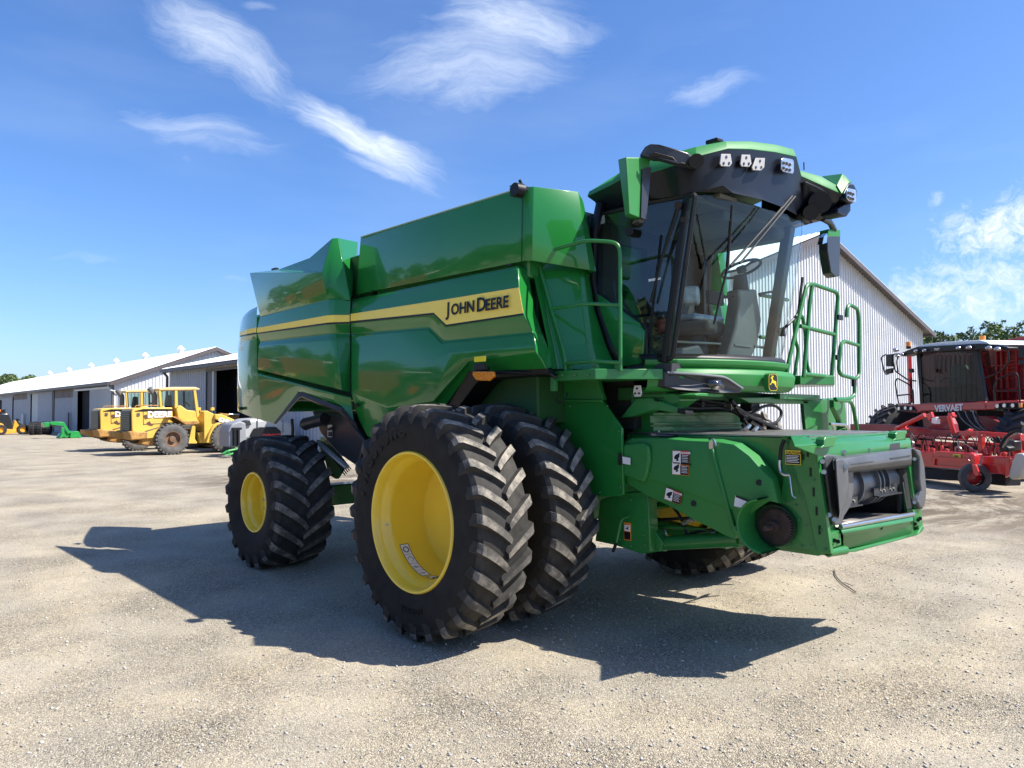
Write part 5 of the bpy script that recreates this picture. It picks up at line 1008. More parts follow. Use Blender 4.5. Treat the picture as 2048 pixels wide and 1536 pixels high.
def gable_shed(name, label, cx, ex, O, ax, ay, Lx, Wy, eave, ridge, wallm, over=.4, sidewall=True, gablem=None, pitch=.23):
    """O = near corner on the ground; ax = along the ridge (away), ay = across; returns root"""
    rt_ = empty(name, O, label, cx); O = V((0, 0, 0)); ax = V(ax).normalized(); ay = V(ay).normalized(); h = Wy/2; sl = (ridge-eave)/h
    Z = V((0, 0, 1))
    g = MB(); rib(g, O, ay, Wy, lambda s: Z*(eave+sl*(h-abs(s-h))), pitch=pitch, nrm=-ax); g.build('gable_wall', gablem or wallm, rt_, smooth=0, recalc=False)
    if sidewall:
        g = MB(); rib(g, O, ax, Lx, lambda s: Z*eave, pitch=pitch, nrm=-ay); g.build('side_wall', wallm, rt_, smooth=0, recalc=False)
    g = MB(); rib(g, O+ay*Wy, ax, Lx, lambda s: Z*eave, pitch=.6, nrm=ay); g.build('side_wall', wallm, rt_, smooth=0, recalc=False)
    g = MB(); g.poly([O+ax*Lx, O+ax*Lx+ay*Wy, O+ax*Lx+ay*Wy+Z*eave, O+ax*Lx+ay*h+Z*ridge, O+ax*Lx+Z*eave]); g.build('gable_wall', wallm, rt_, smooth=0)
    for sgn in (0, 1):
        o = (O-ax*over-ay*over+Z*(eave-sl*over)) if sgn == 0 else (O-ax*over+ay*(Wy+over)+Z*(eave-sl*over))
        v = (ay if sgn == 0 else -ay)*(h+over)+Z*(sl*(h+over))
        n = Z; g = MB(); rib(g, o+Z*.06, ax, Lx+2*over, lambda s: v, pitch=.3, dep=.025, nrm=n); g.build('roof', ROOFW, rt_, smooth=0, recalc=False, solid=.02)
        g = MB(); g.ext([o, o+v, o+v+Z*-.22, o+Z*-.22], -ax*.05); g.build('fascia', TRIM, rt_, smooth=0); g = MB(); g.ext([o+ax*(Lx+2*over), o+v+ax*(Lx+2*over), o+v+Z*-.22+ax*(Lx+2*over), o+Z*-.22+ax*(Lx+2*over)], ax*.05); g.build('fascia', TRIM, rt_, smooth=0)
        g = MB(); g.bar(o+Z*-.08-(ay if sgn == 0 else -ay)*.06, o+Z*-.08+ax*(Lx+2*over)-(ay if sgn == 0 else -ay)*.06, .14, .16); g.build('gutter', TRIM, rt_)
        g = MB(); g.add([o-Z*.02, o+v-Z*.02, o+v+ax*(Lx+2*over)-Z*.02, o+ax*(Lx+2*over)-Z*.02], [[0, 1, 2, 3]]); g.build('soffit', TRIM, rt_, smooth=0)
    return rt_
# big white barn on the right, gable to the yard
th = radians(-4.5); bx = V((cos(th), sin(th), 0)); by = V((-sin(th), cos(th), 0)); ridge0 = V((-10, 27.0, 0)); hw = 10.5
O = ridge0-by*hw
bar = gable_shed('white_barn', 'white ribbed metal barn with brown trim behind the combine cab and railings', 'barn', None, O, -bx, by, 10.3, 2*hw, 5.98, 9.75, SHW, over=.45)
# long low shed with ridge vents, far left
sh = gable_shed('long_shed', 'long low grey shed with white roof and sliding doors stretching to the left edge', 'shed', None, (-51.5, 8.3, 0), (-1, 0, 0), (0, 1, 0), 110, 13.9, 3.95, 6.6, SHG, over=.35, gablem=SHW, sidewall=False)  # gable takes the sunlit white, side walls the shaded grey
def w1(x0, x1, z0, z1, m_, nm, y=0., p=.3, par=None):
    g = MB(); rib(g, (x0, y, z0), (1, 0, 0), x1-x0, lambda s: V((0, 0, z1-z0)), pitch=p, nrm=(0, -1, 0)); return g.build(nm, m_, par or sh, smooth=0, recalc=False)
b0 = 51.5
def xx(px): return Y(px, 780, 8.3).x+b0
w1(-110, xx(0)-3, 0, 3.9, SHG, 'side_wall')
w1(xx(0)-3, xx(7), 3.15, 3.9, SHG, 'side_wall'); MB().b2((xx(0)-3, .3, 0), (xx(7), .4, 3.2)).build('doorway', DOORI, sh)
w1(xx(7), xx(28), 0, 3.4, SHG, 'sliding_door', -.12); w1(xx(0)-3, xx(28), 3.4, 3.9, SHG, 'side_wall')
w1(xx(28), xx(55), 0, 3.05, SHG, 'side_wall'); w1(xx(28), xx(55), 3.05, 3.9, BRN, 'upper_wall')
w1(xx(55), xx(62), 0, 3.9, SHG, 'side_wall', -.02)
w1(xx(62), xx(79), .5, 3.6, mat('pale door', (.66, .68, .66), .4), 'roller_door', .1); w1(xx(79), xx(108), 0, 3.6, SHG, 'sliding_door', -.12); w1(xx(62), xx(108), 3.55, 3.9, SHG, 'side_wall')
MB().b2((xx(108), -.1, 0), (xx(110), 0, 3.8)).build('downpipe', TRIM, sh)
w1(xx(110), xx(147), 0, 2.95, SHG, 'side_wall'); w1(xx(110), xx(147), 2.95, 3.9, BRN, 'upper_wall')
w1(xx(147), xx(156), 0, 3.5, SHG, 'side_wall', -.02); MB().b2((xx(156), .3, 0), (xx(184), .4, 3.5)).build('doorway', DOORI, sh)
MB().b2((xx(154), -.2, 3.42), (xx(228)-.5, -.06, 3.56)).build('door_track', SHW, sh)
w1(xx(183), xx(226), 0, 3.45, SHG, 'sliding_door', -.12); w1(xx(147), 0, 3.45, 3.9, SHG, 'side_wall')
MB().b2((xx(226), -.12, 0), (0.02, 0.0, 3.6)).build('corner_trim', TRIM, sh)
MB().tube([(-.2, -.4, 3.75), (.1, -.3, 3.3), (.12, .35, 3.1), (.12, .35, .2)], .05, n=6).build('downpipe', SHW, sh)
MB().b2((xx(143), -.3, 0), (xx(145), -.2, 1.7)).build('door_post', TRIM, sh); MB().b2((xx(51), -.3, 0), (xx(53), -.2, 1.5)).build('door_post', SHW, sh)
for px in (100, 138, 182, 232, 290, 361):
    x = Y(px, 750, 15.3).x+b0; g = MB(); g.cyl((x, 7.0, 6.55), (x, 7.0, 7.0), .22, n=10); g.cyl((x, 7.0, 7.0), (x, 7.0, 7.3), .36, .05, n=10); g.cyl((x, 7, 6.95), (x, 7, 7.05), .34, n=10); g.build('roof_vent', ROOFW, sh)
# nearer shed with the wide dark doorway
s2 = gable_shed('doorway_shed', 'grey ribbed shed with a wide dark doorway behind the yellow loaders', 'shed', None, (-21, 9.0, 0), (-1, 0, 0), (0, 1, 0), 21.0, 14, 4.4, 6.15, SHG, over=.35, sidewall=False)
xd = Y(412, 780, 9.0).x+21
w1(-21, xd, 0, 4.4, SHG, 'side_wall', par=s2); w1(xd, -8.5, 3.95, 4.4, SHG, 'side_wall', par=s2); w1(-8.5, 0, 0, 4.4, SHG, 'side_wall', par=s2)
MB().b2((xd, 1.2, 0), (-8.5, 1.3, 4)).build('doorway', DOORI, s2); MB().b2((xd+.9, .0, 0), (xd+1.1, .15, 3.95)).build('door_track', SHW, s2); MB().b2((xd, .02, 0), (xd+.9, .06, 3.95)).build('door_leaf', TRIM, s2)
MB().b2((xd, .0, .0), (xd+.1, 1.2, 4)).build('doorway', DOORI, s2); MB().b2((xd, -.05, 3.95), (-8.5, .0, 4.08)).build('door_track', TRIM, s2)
MB().tube([(-21.3, -.35, 4.25), (-21.1, -.12, 3.9), (-21.1, -.12, .2)], .08, n=6).build('downpipe', TRIM, s2)
# ================================================================ YELLOW WHEEL LOADER (drives towards +y)
LY = mat('loader yellow', (.70, .46, .08), .5, coat=.2, var=.06, vscale=2, dirt=.12, dcol=(.30, .12, .05)); LR = mat('rusty yellow', (.45, .24, .06), .7, var=.2, dirt=.85, dcol=(.14, .06, .035)); LT = mat('loader tyre', (.10, .098, .095), .85, var=.25, vscale=6, bump=.3, bscale=30, dirt=.4, dcol=(.2, .18, .16))
LG = glass('loader glass', (.55, .68, .66), 1.3)
def build_loader():
    x1 = -27.4; O = V((-28.3, 4.5, 0))
    r_ = empty('wheel_loader', O, 'yellow wheel loader, the nearer of the pair, its engine cover lettered in white', 'wheel loader', 'rusty yellow wheel loaders parked in front of the sheds')
    q = lambda px, py, x=x1: X(px, py, x)-O
    def slab(name, pts, d, m_, x=x1, bev=.03): g = MB().ext([q(a, b, x) for a, b in pts], (-d, 0, 0)); return g.build(name, m_, r_, bevel=bev)
    slab('engine_cover', [(263, 824), (266, 817), (287, 815), (345, 815), (346, 838), (331, 842), (322, 858), (312, 876), (290, 878), (272, 866), (264, 862)], 1.5, LY, -27.6)
    slab('cover_band', [(270, 822), (287, 818), (345, 818), (345, 822), (270, 823)], .02, BLK, -27.585, 0)
    g = MB(); p0 = q(263, 822, -27.62); p1 = q(263, 862, -27.62); g.b2((p0.x-1.42, p0.y-.04, p1.z), (p0.x-.06, p0.y+.05, p0.z)); g.build('grille', BLK, r_)
    for k in range(9): z_ = p1.z+(p0.z-p1.z)*(k+.5)/9; MB().b2((p0.x-1.40, p0.y-.07, z_-.02), (p0.x-.08, p0.y-.04, z_+.02)).build('grille_slat', GRY, r_)
    slab('counterweight', [(226, 863), (264, 864), (264, 881), (250, 880), (228, 874)], .8, LR, -28.6, .05); slab('counterweight', [(258, 864), (266, 862), (296, 864), (295, 878), (262, 881)], 2.1, LR, -27.4, .05)
    slab('chassis', [(285, 876), (312, 872), (320, 884), (298, 892), (282, 888)], 1.7, LR, -27.7); slab('chassis', [(250, 880), (330, 872), (400, 862), (470, 860), (470, 890), (380, 890), (300, 892)], .7, mat('chassis dark', (.03, .025, .02), .8), -28.1)
    # cab
    slab('cab_roof', [(318, 777), (345, 774), (390, 774), (400, 777), (400, 780), (318, 781)], 1.5, mat('roof cream', (.70, .52, .22), .5, dirt=.2), -27.6)
    for nm, pts in (('cab_post', [(350, 780), (355, 780), (356, 816), (350, 816)]), ('cab_post', [(387, 780), (392, 780), (399, 830), (394, 836)]), ('cab_post', [(318, 781), (321, 781), (323, 814), (320, 814)])):
        slab(nm, pts, .12, LY, -27.62, .01); slab(nm, pts, .12, LY, -28.95, .01)
    slab('cab_body', [(352, 812), (362, 811), (374, 820), (391, 822), (394, 838), (400, 846), (372, 848), (356, 836)], 1.45, LY, -27.62)
    for pts in ([(322, 782), (349, 782), (349, 812), (324, 812)], [(357, 782), (386, 782), (391, 820), (376, 819), (362, 811), (357, 811)]): MB().poly([q(a, b, -27.7) for a, b in pts]).build('cab_window', LG, r_, smooth=0); MB().poly([q(a, b, -28.95) for a, b in pts]).build('cab_window', LG, r_, smooth=0)
    slab('door_frame', [(367, 782), (370, 782), (371, 815), (368, 813)], .06, BLK, -27.64, 0)
    slab('driver_seat', [(335, 815), (345, 815), (344, 790), (338, 790)], .5, CABD, -28.1, .05); MB().tube([q(380, 812, -28.2), q(372, 805, -28.2), q(366, 803, -28.2)], .03).build('steering_column', BLK, r_)
    slab('rear_fender', [(331, 836), (345, 835), (357, 840), (372, 850), (398, 848), (398, 842), (364, 842), (352, 833), (332, 834)], .5, LR, -27.35)
    MB().tube([q(298, 776, -28.2), q(303, 782, -28.2), q(309, 790, -28.2), q(309, 814, -28.2)], .11, n=10).build('exhaust', mat('exhaust grey', (.12, .12, .12), .6), r_)
    MB().tube([q(270, 815, -27.7), q(272, 811, -27.7), q(320, 811, -27.7), q(321, 815, -27.7)], .02, n=6).build('hand_rail', LR, r_)
    # ladder, joint, front frame, lift arms, linkage
    slab('ladder', [(385, 850), (391, 853), (390, 878), (394, 884), (394, 887), (376, 887), (380, 872)], .15, LY, -27.4, .01)
    slab('front_frame', [(408, 823), (414, 821), (430, 829), (430, 870), (420, 885), (408, 885)], 1.3, LY, -27.6); slab('front_frame', [(396, 866), (412, 862), (412, 886), (400, 886)], .8, LY, -27.8)
    slab('lift_arm', [(430, 828), (445, 829), (466, 838), (492, 848), (500, 862), (486, 866), (460, 850), (430, 838)], .25, LY, -27.45, .03); slab('lift_arm', [(430, 828), (445, 829), (466, 838), (492, 848), (500, 862), (486, 866), (460, 850), (430, 838)], .25, LY, -28.9, .03)
    slab('front_fender', [(428, 850), (436, 845), (448, 846), (452, 852), (440, 858), (424, 886), (412, 886), (420, 864)], .5, LY, -27.4)
    slab('linkage', [(440, 826), (470, 829), (480, 834), (470, 838), (442, 832)], .3, LR, -28.1); MB().cyl(q(458, 829, -28.0), q(478, 830, -28.0), .06, n=10).build('linkage_rod', STEEL, r_)
    for px in (423, 396): slab('work_lamp', [(px, 815), (px+6, 815), (px+6, 821), (px, 821)], .15, LY, -27.7, .01); MB().cyl(q(px+3, 821, -27.75), q(px+3, 826, -27.75), .02, n=6).build('lamp_stalk', BLK, r_)
    slab('bucket', [(486, 860), (505, 850), (530, 880), (520, 905), (492, 900)], 2.4, LR, -27.2)
    # wheels
    def lw(px, py, x):
        c = X(px, py, x)-O; c.z = .66; w = sub('wheel', r_); w.location = c
        T = MB().use(LT); pr = [(.0, .34), (-.02, .42), (-.03, .52), (.0, .60), (.06, .63), (.42, .63), (.48, .60), (.50, .52), (.49, .40), (.48, .34)]; T.lathe([(-a, b) for a, b in pr], (0, 0, 0), axis=(1, 0, 0), n=40)
        for k in range(26):
            a = 2*pi*k/26
            for s0, s1, o in ((.0, .26, 0), (.24, .48, pi/26)): p = V((-(s0+s1)/2, cos(a+o)*.64, sin(a+o)*.64)); T.box(p, (s1-s0, .085, .06), (1, 0, 0), (0, cos(a+o), sin(a+o)))
        T.build('tyre', None, w, smooth=30)
        R_ = MB(); R_.lathe([(.005, .34), (.0, .30), (-.08, .28), (-.12, .25), (-.13, .14), (-.02, .12), (-.0, .0)], (0, 0, 0), axis=(1, 0, 0), n=32); R_.build('rim', mat('rim rust', (.17, .10, .06), .75, var=.3, dirt=.6, dcol=(.10, .05, .035)), w, smooth=40)
    lw(346, 883, -27.3); lw(346, 883, -29.0); lw(454, 879, -27.3); lw(454, 879, -29.0)
    t = MB(); t.text('DEERE', .34, q(295, 834.5, -27.575), (0, 1, 0), (0, 0, 1), ext=.008, bold=.014, sx=.98); t.build('cover_lettering', mat('letter white', (.85, .85, .85), .5), r_, smooth=0)
    t = MB(); t.text('624H', .26, q(436.5, 842, -27.43), (0, 1, -.28), (0, .28, 1), ext=.008, bold=.010); t.build('arm_lettering', mat('letter white', (0, 0, 0)), r_, smooth=0)
    MB().ext([q(a, b, -27.58) for a, b in ((288, 830), (293, 829), (296, 836), (291, 838), (289, 834))], (.006, 0, 0)).build('paint_wear', mat('wear', (.12, .05, .035), .8), r_, smooth=0); MB().ext([q(a, b, -27.58) for a, b in ((293, 846), (299, 842), (303, 848), (308, 849), (303, 851), (297, 849))], (.006, 0, 0)).build('paint_wear', mat('wear', (0, 0, 0)), r_, smooth=0)
    slab('panel_seam', [(286, 822), (287, 822), (288, 850), (287, 850)], .01, TRIM, -27.585, 0); slab('panel_seam', [(287, 848), (330, 846), (330, 847), (287, 849)], .01, TRIM, -27.585, 0); slab('panel_seam', [(290, 862), (318, 854), (318, 855), (290, 864)], .01, TRIM, -27.585, 0)
    slab('cover_badge', [(274, 826), (280, 826), (280, 832), (274, 832)], .01, TRIM, -27.57, 0)
    return r_
ldr = build_loader()
def copy_tree(o, parent=None):
    c = o.copy(); COL.objects.link(c)
    if parent: c.parent = parent
    for ch in o.children:
        copy_tree(ch, c)
    return c
l2 = copy_tree(ldr); l2.location = ldr.location+V((-4.4, -.12, 0)); l2['label'] = 'yellow wheel loader, the farther of the pair, half hidden behind the other one'
# ================================================================ RED BEET HARVESTER, right
def beet():
    R1 = mat('harvester red', (.50, .018, .02), .38, coat=.6, var=.06, dirt=.04); RDK = mat('maroon panel', (.22, .012, .02), .5, coat=.3, var=.1); BR = mat('bright red', (.62, .02, .02), .35, coat=.5)
    hd = radians(239); fwv = V((cos(hd), sin(hd), 0)); lat = V((-sin(hd), cos(hd), 0))   # lat = machine's left
    O = V((-.08, 12.7, 0))
    root = empty('beet_harvester', O, 'red beet harvester with its cab and lowered toothed header, parked by the white barn', 'beet harvester')
    def H(px, py, d):
        p = O+fwv*d; r = ray(px, py); t = (p-CAM).dot(fwv)/r.dot(fwv); return CAM+r*t-O
    def slab(name, pts, d, m_, th=.1, bev=.008): g = MB().ext([H(a, b, d) for a, b in pts], -fwv*th); return g.build(name, m_, root, bevel=bev)
    def tb(name, pts, d, r, m_, bend=.1): return MB().tube([H(a, b, d) for a, b in pts], r, n=8, bend=bend).build(name, m_, root)
    # bunker and body
    slab('bunker', [(1974, 690), (1978, 682), (2010, 680), (2040, 673), (2110, 668), (2110, 815), (1974, 815)], -4.6, RDK, 4.0)
    for px in (1990, 2000, 2012, 2030, 2046, 2062): slab('bunker_post', [(px, 690), (px+3, 690), (px+4, 800), (px+1, 800)], -4.55, R1, .05)
    for py in (700, 730, 778): slab('bunker_rail', [(1976, py+1), (2105, py-6), (2105, py-3), (1976, py+4)], -4.54, R1, .05)
    for i in range(7): tb('bunker_grid', [(2010, 716+i*7), (2034, 714+i*7)], -4.5, .012, BR)
    # cab
    CG = glass('harvester glass', (.17, .22, .21), .6); D0 = -3.1
    MB().poly([H(a, b, D0) for a, b in ((1838, 703), (1942, 700), (1964, 802), (1843, 806))]).build('windscreen', CG, root, smooth=0)
    MB().poly([H(1953, 700, D0), H(1978, 702, D0-.9), H(1990, 800, D0-.9), H(1968, 802, D0)]).build('side_window', CG, root, smooth=0)
    slab('cab_back', [(1832, 700), (1990, 697), (1996, 806), (1840, 808)], D0-1.5, RDK, .1)
    for k in range(8): slab('cab_trim', [(1868+k*9, 708), (1874+k*9, 708), (1872+k*9, 742+(k*7) % 13), (1867+k*9, 740)], D0-1.3, RDK, .1)
    slab('operator_seat', [(1900, 735), (1906, 729), (1926, 730), (1934, 738), (1936, 770), (1928, 772), (1906, 772), (1899, 762)], D0-1.0, mat('seat shade', (.10, .13, .12), .7), .3, .04)
    tb('steering_column', [(1906, 805), (1904, 775), (1896, 760)], D0-.4, .045, mat('column grey', (.35, .42, .42), .5)); tb('steering_wheel', [(1880, 762), (1895, 754), (1912, 760)], D0-.5, .02, BLK)
    slab('console', [(1850, 775), (1960, 770), (1962, 802), (1846, 806)], D0-.6, mat('console dark', (.02, .022, .025), .7), .5)
    slab('cab_post', [(1832, 700), (1840, 700), (1846, 806), (1840, 807)], D0+.02, BLK, .1); slab('cab_post', [(1942, 698), (1954, 698), (1971, 803), (1962, 804)], D0+.02, BLK, .1); slab('cab_post', [(1813, 706), (1818, 706), (1821, 806), (1817, 806)], D0-.8, R1, .1)
    slab('cab_fascia', [(1798, 708), (1815, 700), (1832, 694), (1960, 687), (1996, 690), (2014, 694), (2014, 699), (1980, 698), (1945, 700), (1836, 705), (1802, 713)], D0+.35, BLK, .4, .02)
    slab('cab_roof', [(1826, 696), (1842, 690), (1880, 684), (1958, 680), (1972, 683), (1980, 689), (1960, 689), (1832, 697)], D0+.25, mat('roof white', (.80, .80, .78), .4), 1.7, .02)
    for px, py in ((1817, 693), (1965, 682)):
        p = H(px, py, D0); MB().cyl(p, p+V((0, 0, .14)), .075, n=12).build('beacon', AMB, root); MB().cyl(p-V((0, 0, .07)), p, .07, n=12).build('beacon_base', BLK, root)
    for px, py, r in ((1791, 700, .10), (1795, 712, .07), (1804, 709, .07), (1832, 702, .07), (1849, 701, .07), (1917, 696, .07), (1938, 695, .08), (1978, 696, .09), (1995, 698, .09)):
        p = H(px, py, D0+.4); MB().sph(p, r, sc=(1, 1, .65)).build('work_lamp', CHR, root)
    for a, b in ((1850, 704), (2008, 704)): pass
    MB().text('TVET', .09, H(1868, 701, D0+.40), -lat*-1 if False else (H(1890, 700, D0)-H(1868, 701, D0)), (0, 0, 1), ext=.004).build('fascia_lettering', WHT, root, smooth=0)
    # bumper band with name and lamps
    slab('bumper_band', [(1795, 809), (1840, 808), (1970, 803), (1972, 820), (1845, 822), (1835, 826), (1795, 822)], D0+.25, R1, .3, .02); slab('bumper_band', [(1972, 803), (2036, 800), (2036, 806), (2000, 807), (1988, 819), (1972, 820)], D0+.25, R1, .3, .02)
    slab('lamp_panel', [(1795, 810), (1826, 812), (1834, 824), (1795, 822)], D0+.27, BLK, .3); slab('lamp_panel', [(2000, 807), (2036, 806), (2036, 818), (1988, 820)], D0+.27, BLK, .3)
    for px, py in ((1799, 817), (1812, 816), (1823, 817), (1996, 812), (2010, 811), (2027, 811)): p = H(px, py, D0+.29); MB().cyl(p, p+fwv*.03, .05, n=12).build('headlamp', CHR, root)
    slab('marker_lamp', [(2037, 806), (2042, 806), (2042, 815), (2037, 815)], D0+.3, AMB, .05)
    a = H(1870, 823, D0+.262); b = H(1934, 820, D0+.262); t = MB(); t.text('VERVAET', .245, a, b-a, (0, 0, 1), ext=.004, bold=.011, sx=(b-a).length/1.13); t.build('band_lettering', WHT, root, smooth=0)
    # mirrors, rails
    for name, pts in (('mirror', [(1771, 709), (1784, 708), (1784, 733), (1771, 733)]), ('mirror', [(1771, 738), (1784, 736), (1783, 746), (1774, 748), (1769, 744)]), ('mirror', [(2035, 692), (2050, 690), (2050, 717), (2036, 716)]), ('mirror', [(2035, 720), (2049, 719), (2049, 730), (2037, 730)]), ('mirror', [(1816, 738), (1824, 737), (1825, 745), (1818, 746)])):
        slab(name, pts, D0+.5, BLK, .08, .02)
    for pts in ([(1800, 708), (1787, 708), (1785, 716), (1790, 742), (1816, 760), (1832, 762)], [(1772, 709), (1762, 714), (1768, 742), (1772, 750), (1786, 742)], [(1797, 806), (1790, 765), (1794, 756), (1820, 770), (1826, 782), (1827, 808)], [(1795, 791), (1826, 788)], [(1968, 757), (2000, 745), (2018, 725), (2016, 700), (2004, 692)], [(2040, 805), (2036, 752), (2030, 744), (1992, 760), (1988, 775), (1990, 802)], [(1990, 782), (2040, 781)], [(2018, 692), (2040, 692)], [(1797, 712), (1793, 722), (1796, 744)]):
        tb('hand_rail', pts, D0+.3, .022, BLK)
    # tyres each side, dark machinery between
    T = mat('harvester tyre', (.035, .036, .038), .8, var=.2)
    for px, py, x_ in ((1800, 862, 1), (2075, 862, 1)):
        c = H(px, py, D0-.4); c.z = .95; w = sub('wheel', root); g = MB(); g.lathe([(-.4, .5), (-.42, .8), (-.36, .93), (0, .97), (.36, .93), (.42, .8), (.4, .5)], c, lat, n=40)
        u = V((0, 0, 1))
        for k in range(22):
            a = 2*pi*k/22
            for s_ in (-1, 1): n_ = fwv*cos(a+.14*(s_ > 0))+u*sin(a+.14*(s_ > 0)); g.box(c+n_*.97+lat*.2*s_, (.42, .09, .09), lat+ (fwv*-sin(a)+u*cos(a))*.5*s_, n_)
        g.build('tyre', T, w); MB().cyl(c-lat*.3, c+lat*.3, .5).build('rim', R1, w)
    slab('front_axle', [(1835, 824), (2030, 821), (2030, 868), (1835, 868)], D0-.5, DARK, 1.5)  # near-black slab stands in for the dark area under the band
    slab('axle_frame', [(1842, 826), (1862, 826), (1900, 868), (1850, 868)], D0-.2, RDK, .2); slab('axle_frame', [(1952, 832), (1972, 832), (2002, 846), (2002, 862), (1940, 860)], D0-.1, RDK, .3); slab('axle_frame', [(2008, 820), (2024, 820), (2026, 862), (2008, 862)], D0-.1, R1, .2)
    for i in range(8):
        a = 1915+i*5; tb('hydraulic_hose', [(a, 822), (a+8, 838+i), (a+22, 850+i*1.5), (a+50, 868)], D0+.2+.04*i, .018, BLK if i % 3 else WORN, .4)
    # ---- header
    slab('header_beam', [(1700, 848), (1760, 848), (1860, 858), (1940, 866), (1940, 876), (1820, 872), (1700, 864)], -1.3, RDK, .3)
    slab('header_frame', [(1865, 832), (1900, 832), (1908, 848), (1912, 872), (1852, 872), (1858, 848)], -1.5, RDK, .12); slab('header_frame', [(1868, 834), (1906, 830), (1906, 835), (1868, 839)], -1.0, RDK, .12)
    slab('valve_block', [(1863, 836), (1871, 834), (1870, 848), (1863, 846)], -.9, WHT, .15)
    for a, b in (((1795, 857), (1850, 830)), ((1898, 832), (1908, 866))):
        MB().cyl(H(*a, -.9), H(*b, -1.0), .055, n=12).build('lift_cylinder', BR, root)
    slab('cylinder_lug', [(1851, 830), (1861, 824), (1864, 834), (1858, 842), (1854, 836)], -.95, BR, .08); slab('cylinder_lug', [(1788, 854), (1800, 850), (1812, 858), (1808, 866), (1790, 866)], -.9, BR, .1); slab('cylinder_lug', [(1895, 826), (1903, 825), (1905, 833), (1896, 835)], -.95, BR, .1)
    slab('cylinder_lug', [(1918, 866), (1936, 858), (1936, 870), (1922, 880), (1914, 880)], -.85, BR, .15); slab('rail_block', [(1903, 871), (1916, 871), (1916, 880), (1903, 879)], -.8, GRY, .12)
    slab('header_arm', [(1934, 862), (1960, 863), (2020, 867), (2060, 872), (2060, 884), (2010, 876), (1936, 871)], -.8, BR, .15)
    slab('top_rail', [(1700, 868), (1820, 870), (1890, 876), (1955, 882), (1955, 886), (1890, 880), (1820, 875), (1700, 872)], -.5, RDK, .12); slab('top_rail', [(1830, 880), (1900, 884), (1900, 893), (1832, 888)], -.9, R1, .05); slab('top_rail', [(1915, 884), (1955, 887), (1955, 892), (1915, 892)], -.9, R1, .05)
    slab('top_rail', [(1962, 884), (2000, 888), (2000, 892), (1962, 890)], -.5, BR, .1); slab('top_rail', [(1962, 892), (2005, 895), (2005, 904), (1964, 902)], -.8, R1, .1)
    slab('upright', [(1955, 870), (1962, 870), (1962, 905), (1958, 912), (1955, 905)], -.35, R1, .12); slab('upright', [(2029, 868), (2040, 868), (2042, 905), (2029, 908)], -.4, R1, .15); slab('upright', [(2042, 880), (2060, 884), (2056, 906), (2044, 900)], -.3, BR, .15)
    # row of lifting feet, discs and brackets
    for k in range(22):
        px = 1822+k*9.6; dy = (px-1822)*.055; kk = k % 3
        if kk == 0: slab('lifting_tine', [(px, 888+dy), (px+4, 888+dy), (px+6, 896+dy), (px+3, 904+dy), (px+0, 896+dy)], -.55, BR, .05)
        elif kk == 1: slab('lifting_tine', [(px, 893+dy), (px+7, 896+dy), (px+3, 905+dy), (px-1, 901+dy)], -.45, BR, .06)
        else: slab('row_bracket', [(px, 880+dy), (px+2.5, 880+dy), (px+3, 902+dy), (px, 902+dy)], -.6, RDK, .06)
    for px, py in ((1823, 888), (1917, 900)):
        p = H(px, py, -.3); MB().lathe([(-.02, .05), (-.02, .09), (.02, .09), (.02, .05)], p, fwv, n=20).build('towing_ring', WORN, root); MB().cyl(p+V((0, 0, .08)), p+V((0, 0, .24)), .02).build('ring_shank', WORN, root)
    slab('roller_shadow', [(1700, 876), (2030, 890), (2030, 908), (1700, 900)], -1.2, DARK, .2)
    random.seed(11)
    for k in range(16):
        a = 1710+k*20+random.uniform(-5, 5); dy = (a-1800)*.05; w_ = random.uniform(14, 26); h_ = random.uniform(8, 14)
        tb('hydraulic_hose', [(a, 884+dy), (a+w_*.15, 876+dy-h_*.5), (a+w_*.5, 874+dy-h_), (a+w_*.9, 878+dy-h_*.3), (a+w_, 888+dy)], -.4-.05*(k % 4), .013, BLK, .25)
    for a, b in (((1925, 885), (1956, 905)), ((1955, 862), (1952, 884))): tb('cable', [a, b], -.3, .01, WORN)
    # flail hood panels, rubber skirt
    slab('hood_panel', [(1700, 896), (1828, 902), (1866, 905), (1866, 935), (1830, 932), (1700, 922)], -.15, R1, .5, .015); slab('hood_panel', [(1868, 902), (1940, 908), (1944, 938), (1865, 934)], 0, R1, .5, .015); slab('hood_panel', [(1965, 912), (2020, 916), (2014, 950), (1960, 944)], 0, R1, .5, .015)
    slab('hood_lip', [(1869, 914), (1936, 918), (1938, 921), (1869, 917)], .04, BR, .04, 0); slab('hood_lip', [(1866, 930), (1942, 936), (1942, 939), (1866, 934)], .05, BR, .05, 0); slab('hood_lip', [(1866, 914), (1870, 914), (1868, 934), (1865, 934)], .04, BR, .04, 0)
    slab('hood_lip', [(1964, 926), (2018, 932), (2018, 934), (1964, 928)], .03, BR, .03, 0); slab('hood_lip', [(2012, 925), (2020, 925), (2018, 950), (2010, 955)], .04, BR, .06, 0)
    slab('hood_label', [(1906, 908), (1921, 909), (1921, 915), (1906, 914)], .02, mat('label yellow', (.75, .6, .05), .5), .01, 0); MB().text('RNBF', .06, H(1907, 914, .03), H(1920, 915, 0)-H(1906, 914, 0), (0, 0, 1), ext=.002).build('label_lettering', BLK, root, smooth=0)
    slab('rubber_skirt', [(1700, 920), (1830, 936), (1930, 942), (2012, 952), (2010, 972), (1990, 970), (1924, 962), (1830, 957), (1700, 945)], -.25, mat('skirt rubber', (.02, .021, .024), .8), .4, .01)
    slab('side_casing', [(2030, 908), (2044, 906), (2048, 914), (2046, 935), (2038, 955), (2022, 960), (2016, 955), (2018, 940), (2024, 920)], .15, mat('casing beige', (.50, .46, .40), .5), .35, .04)
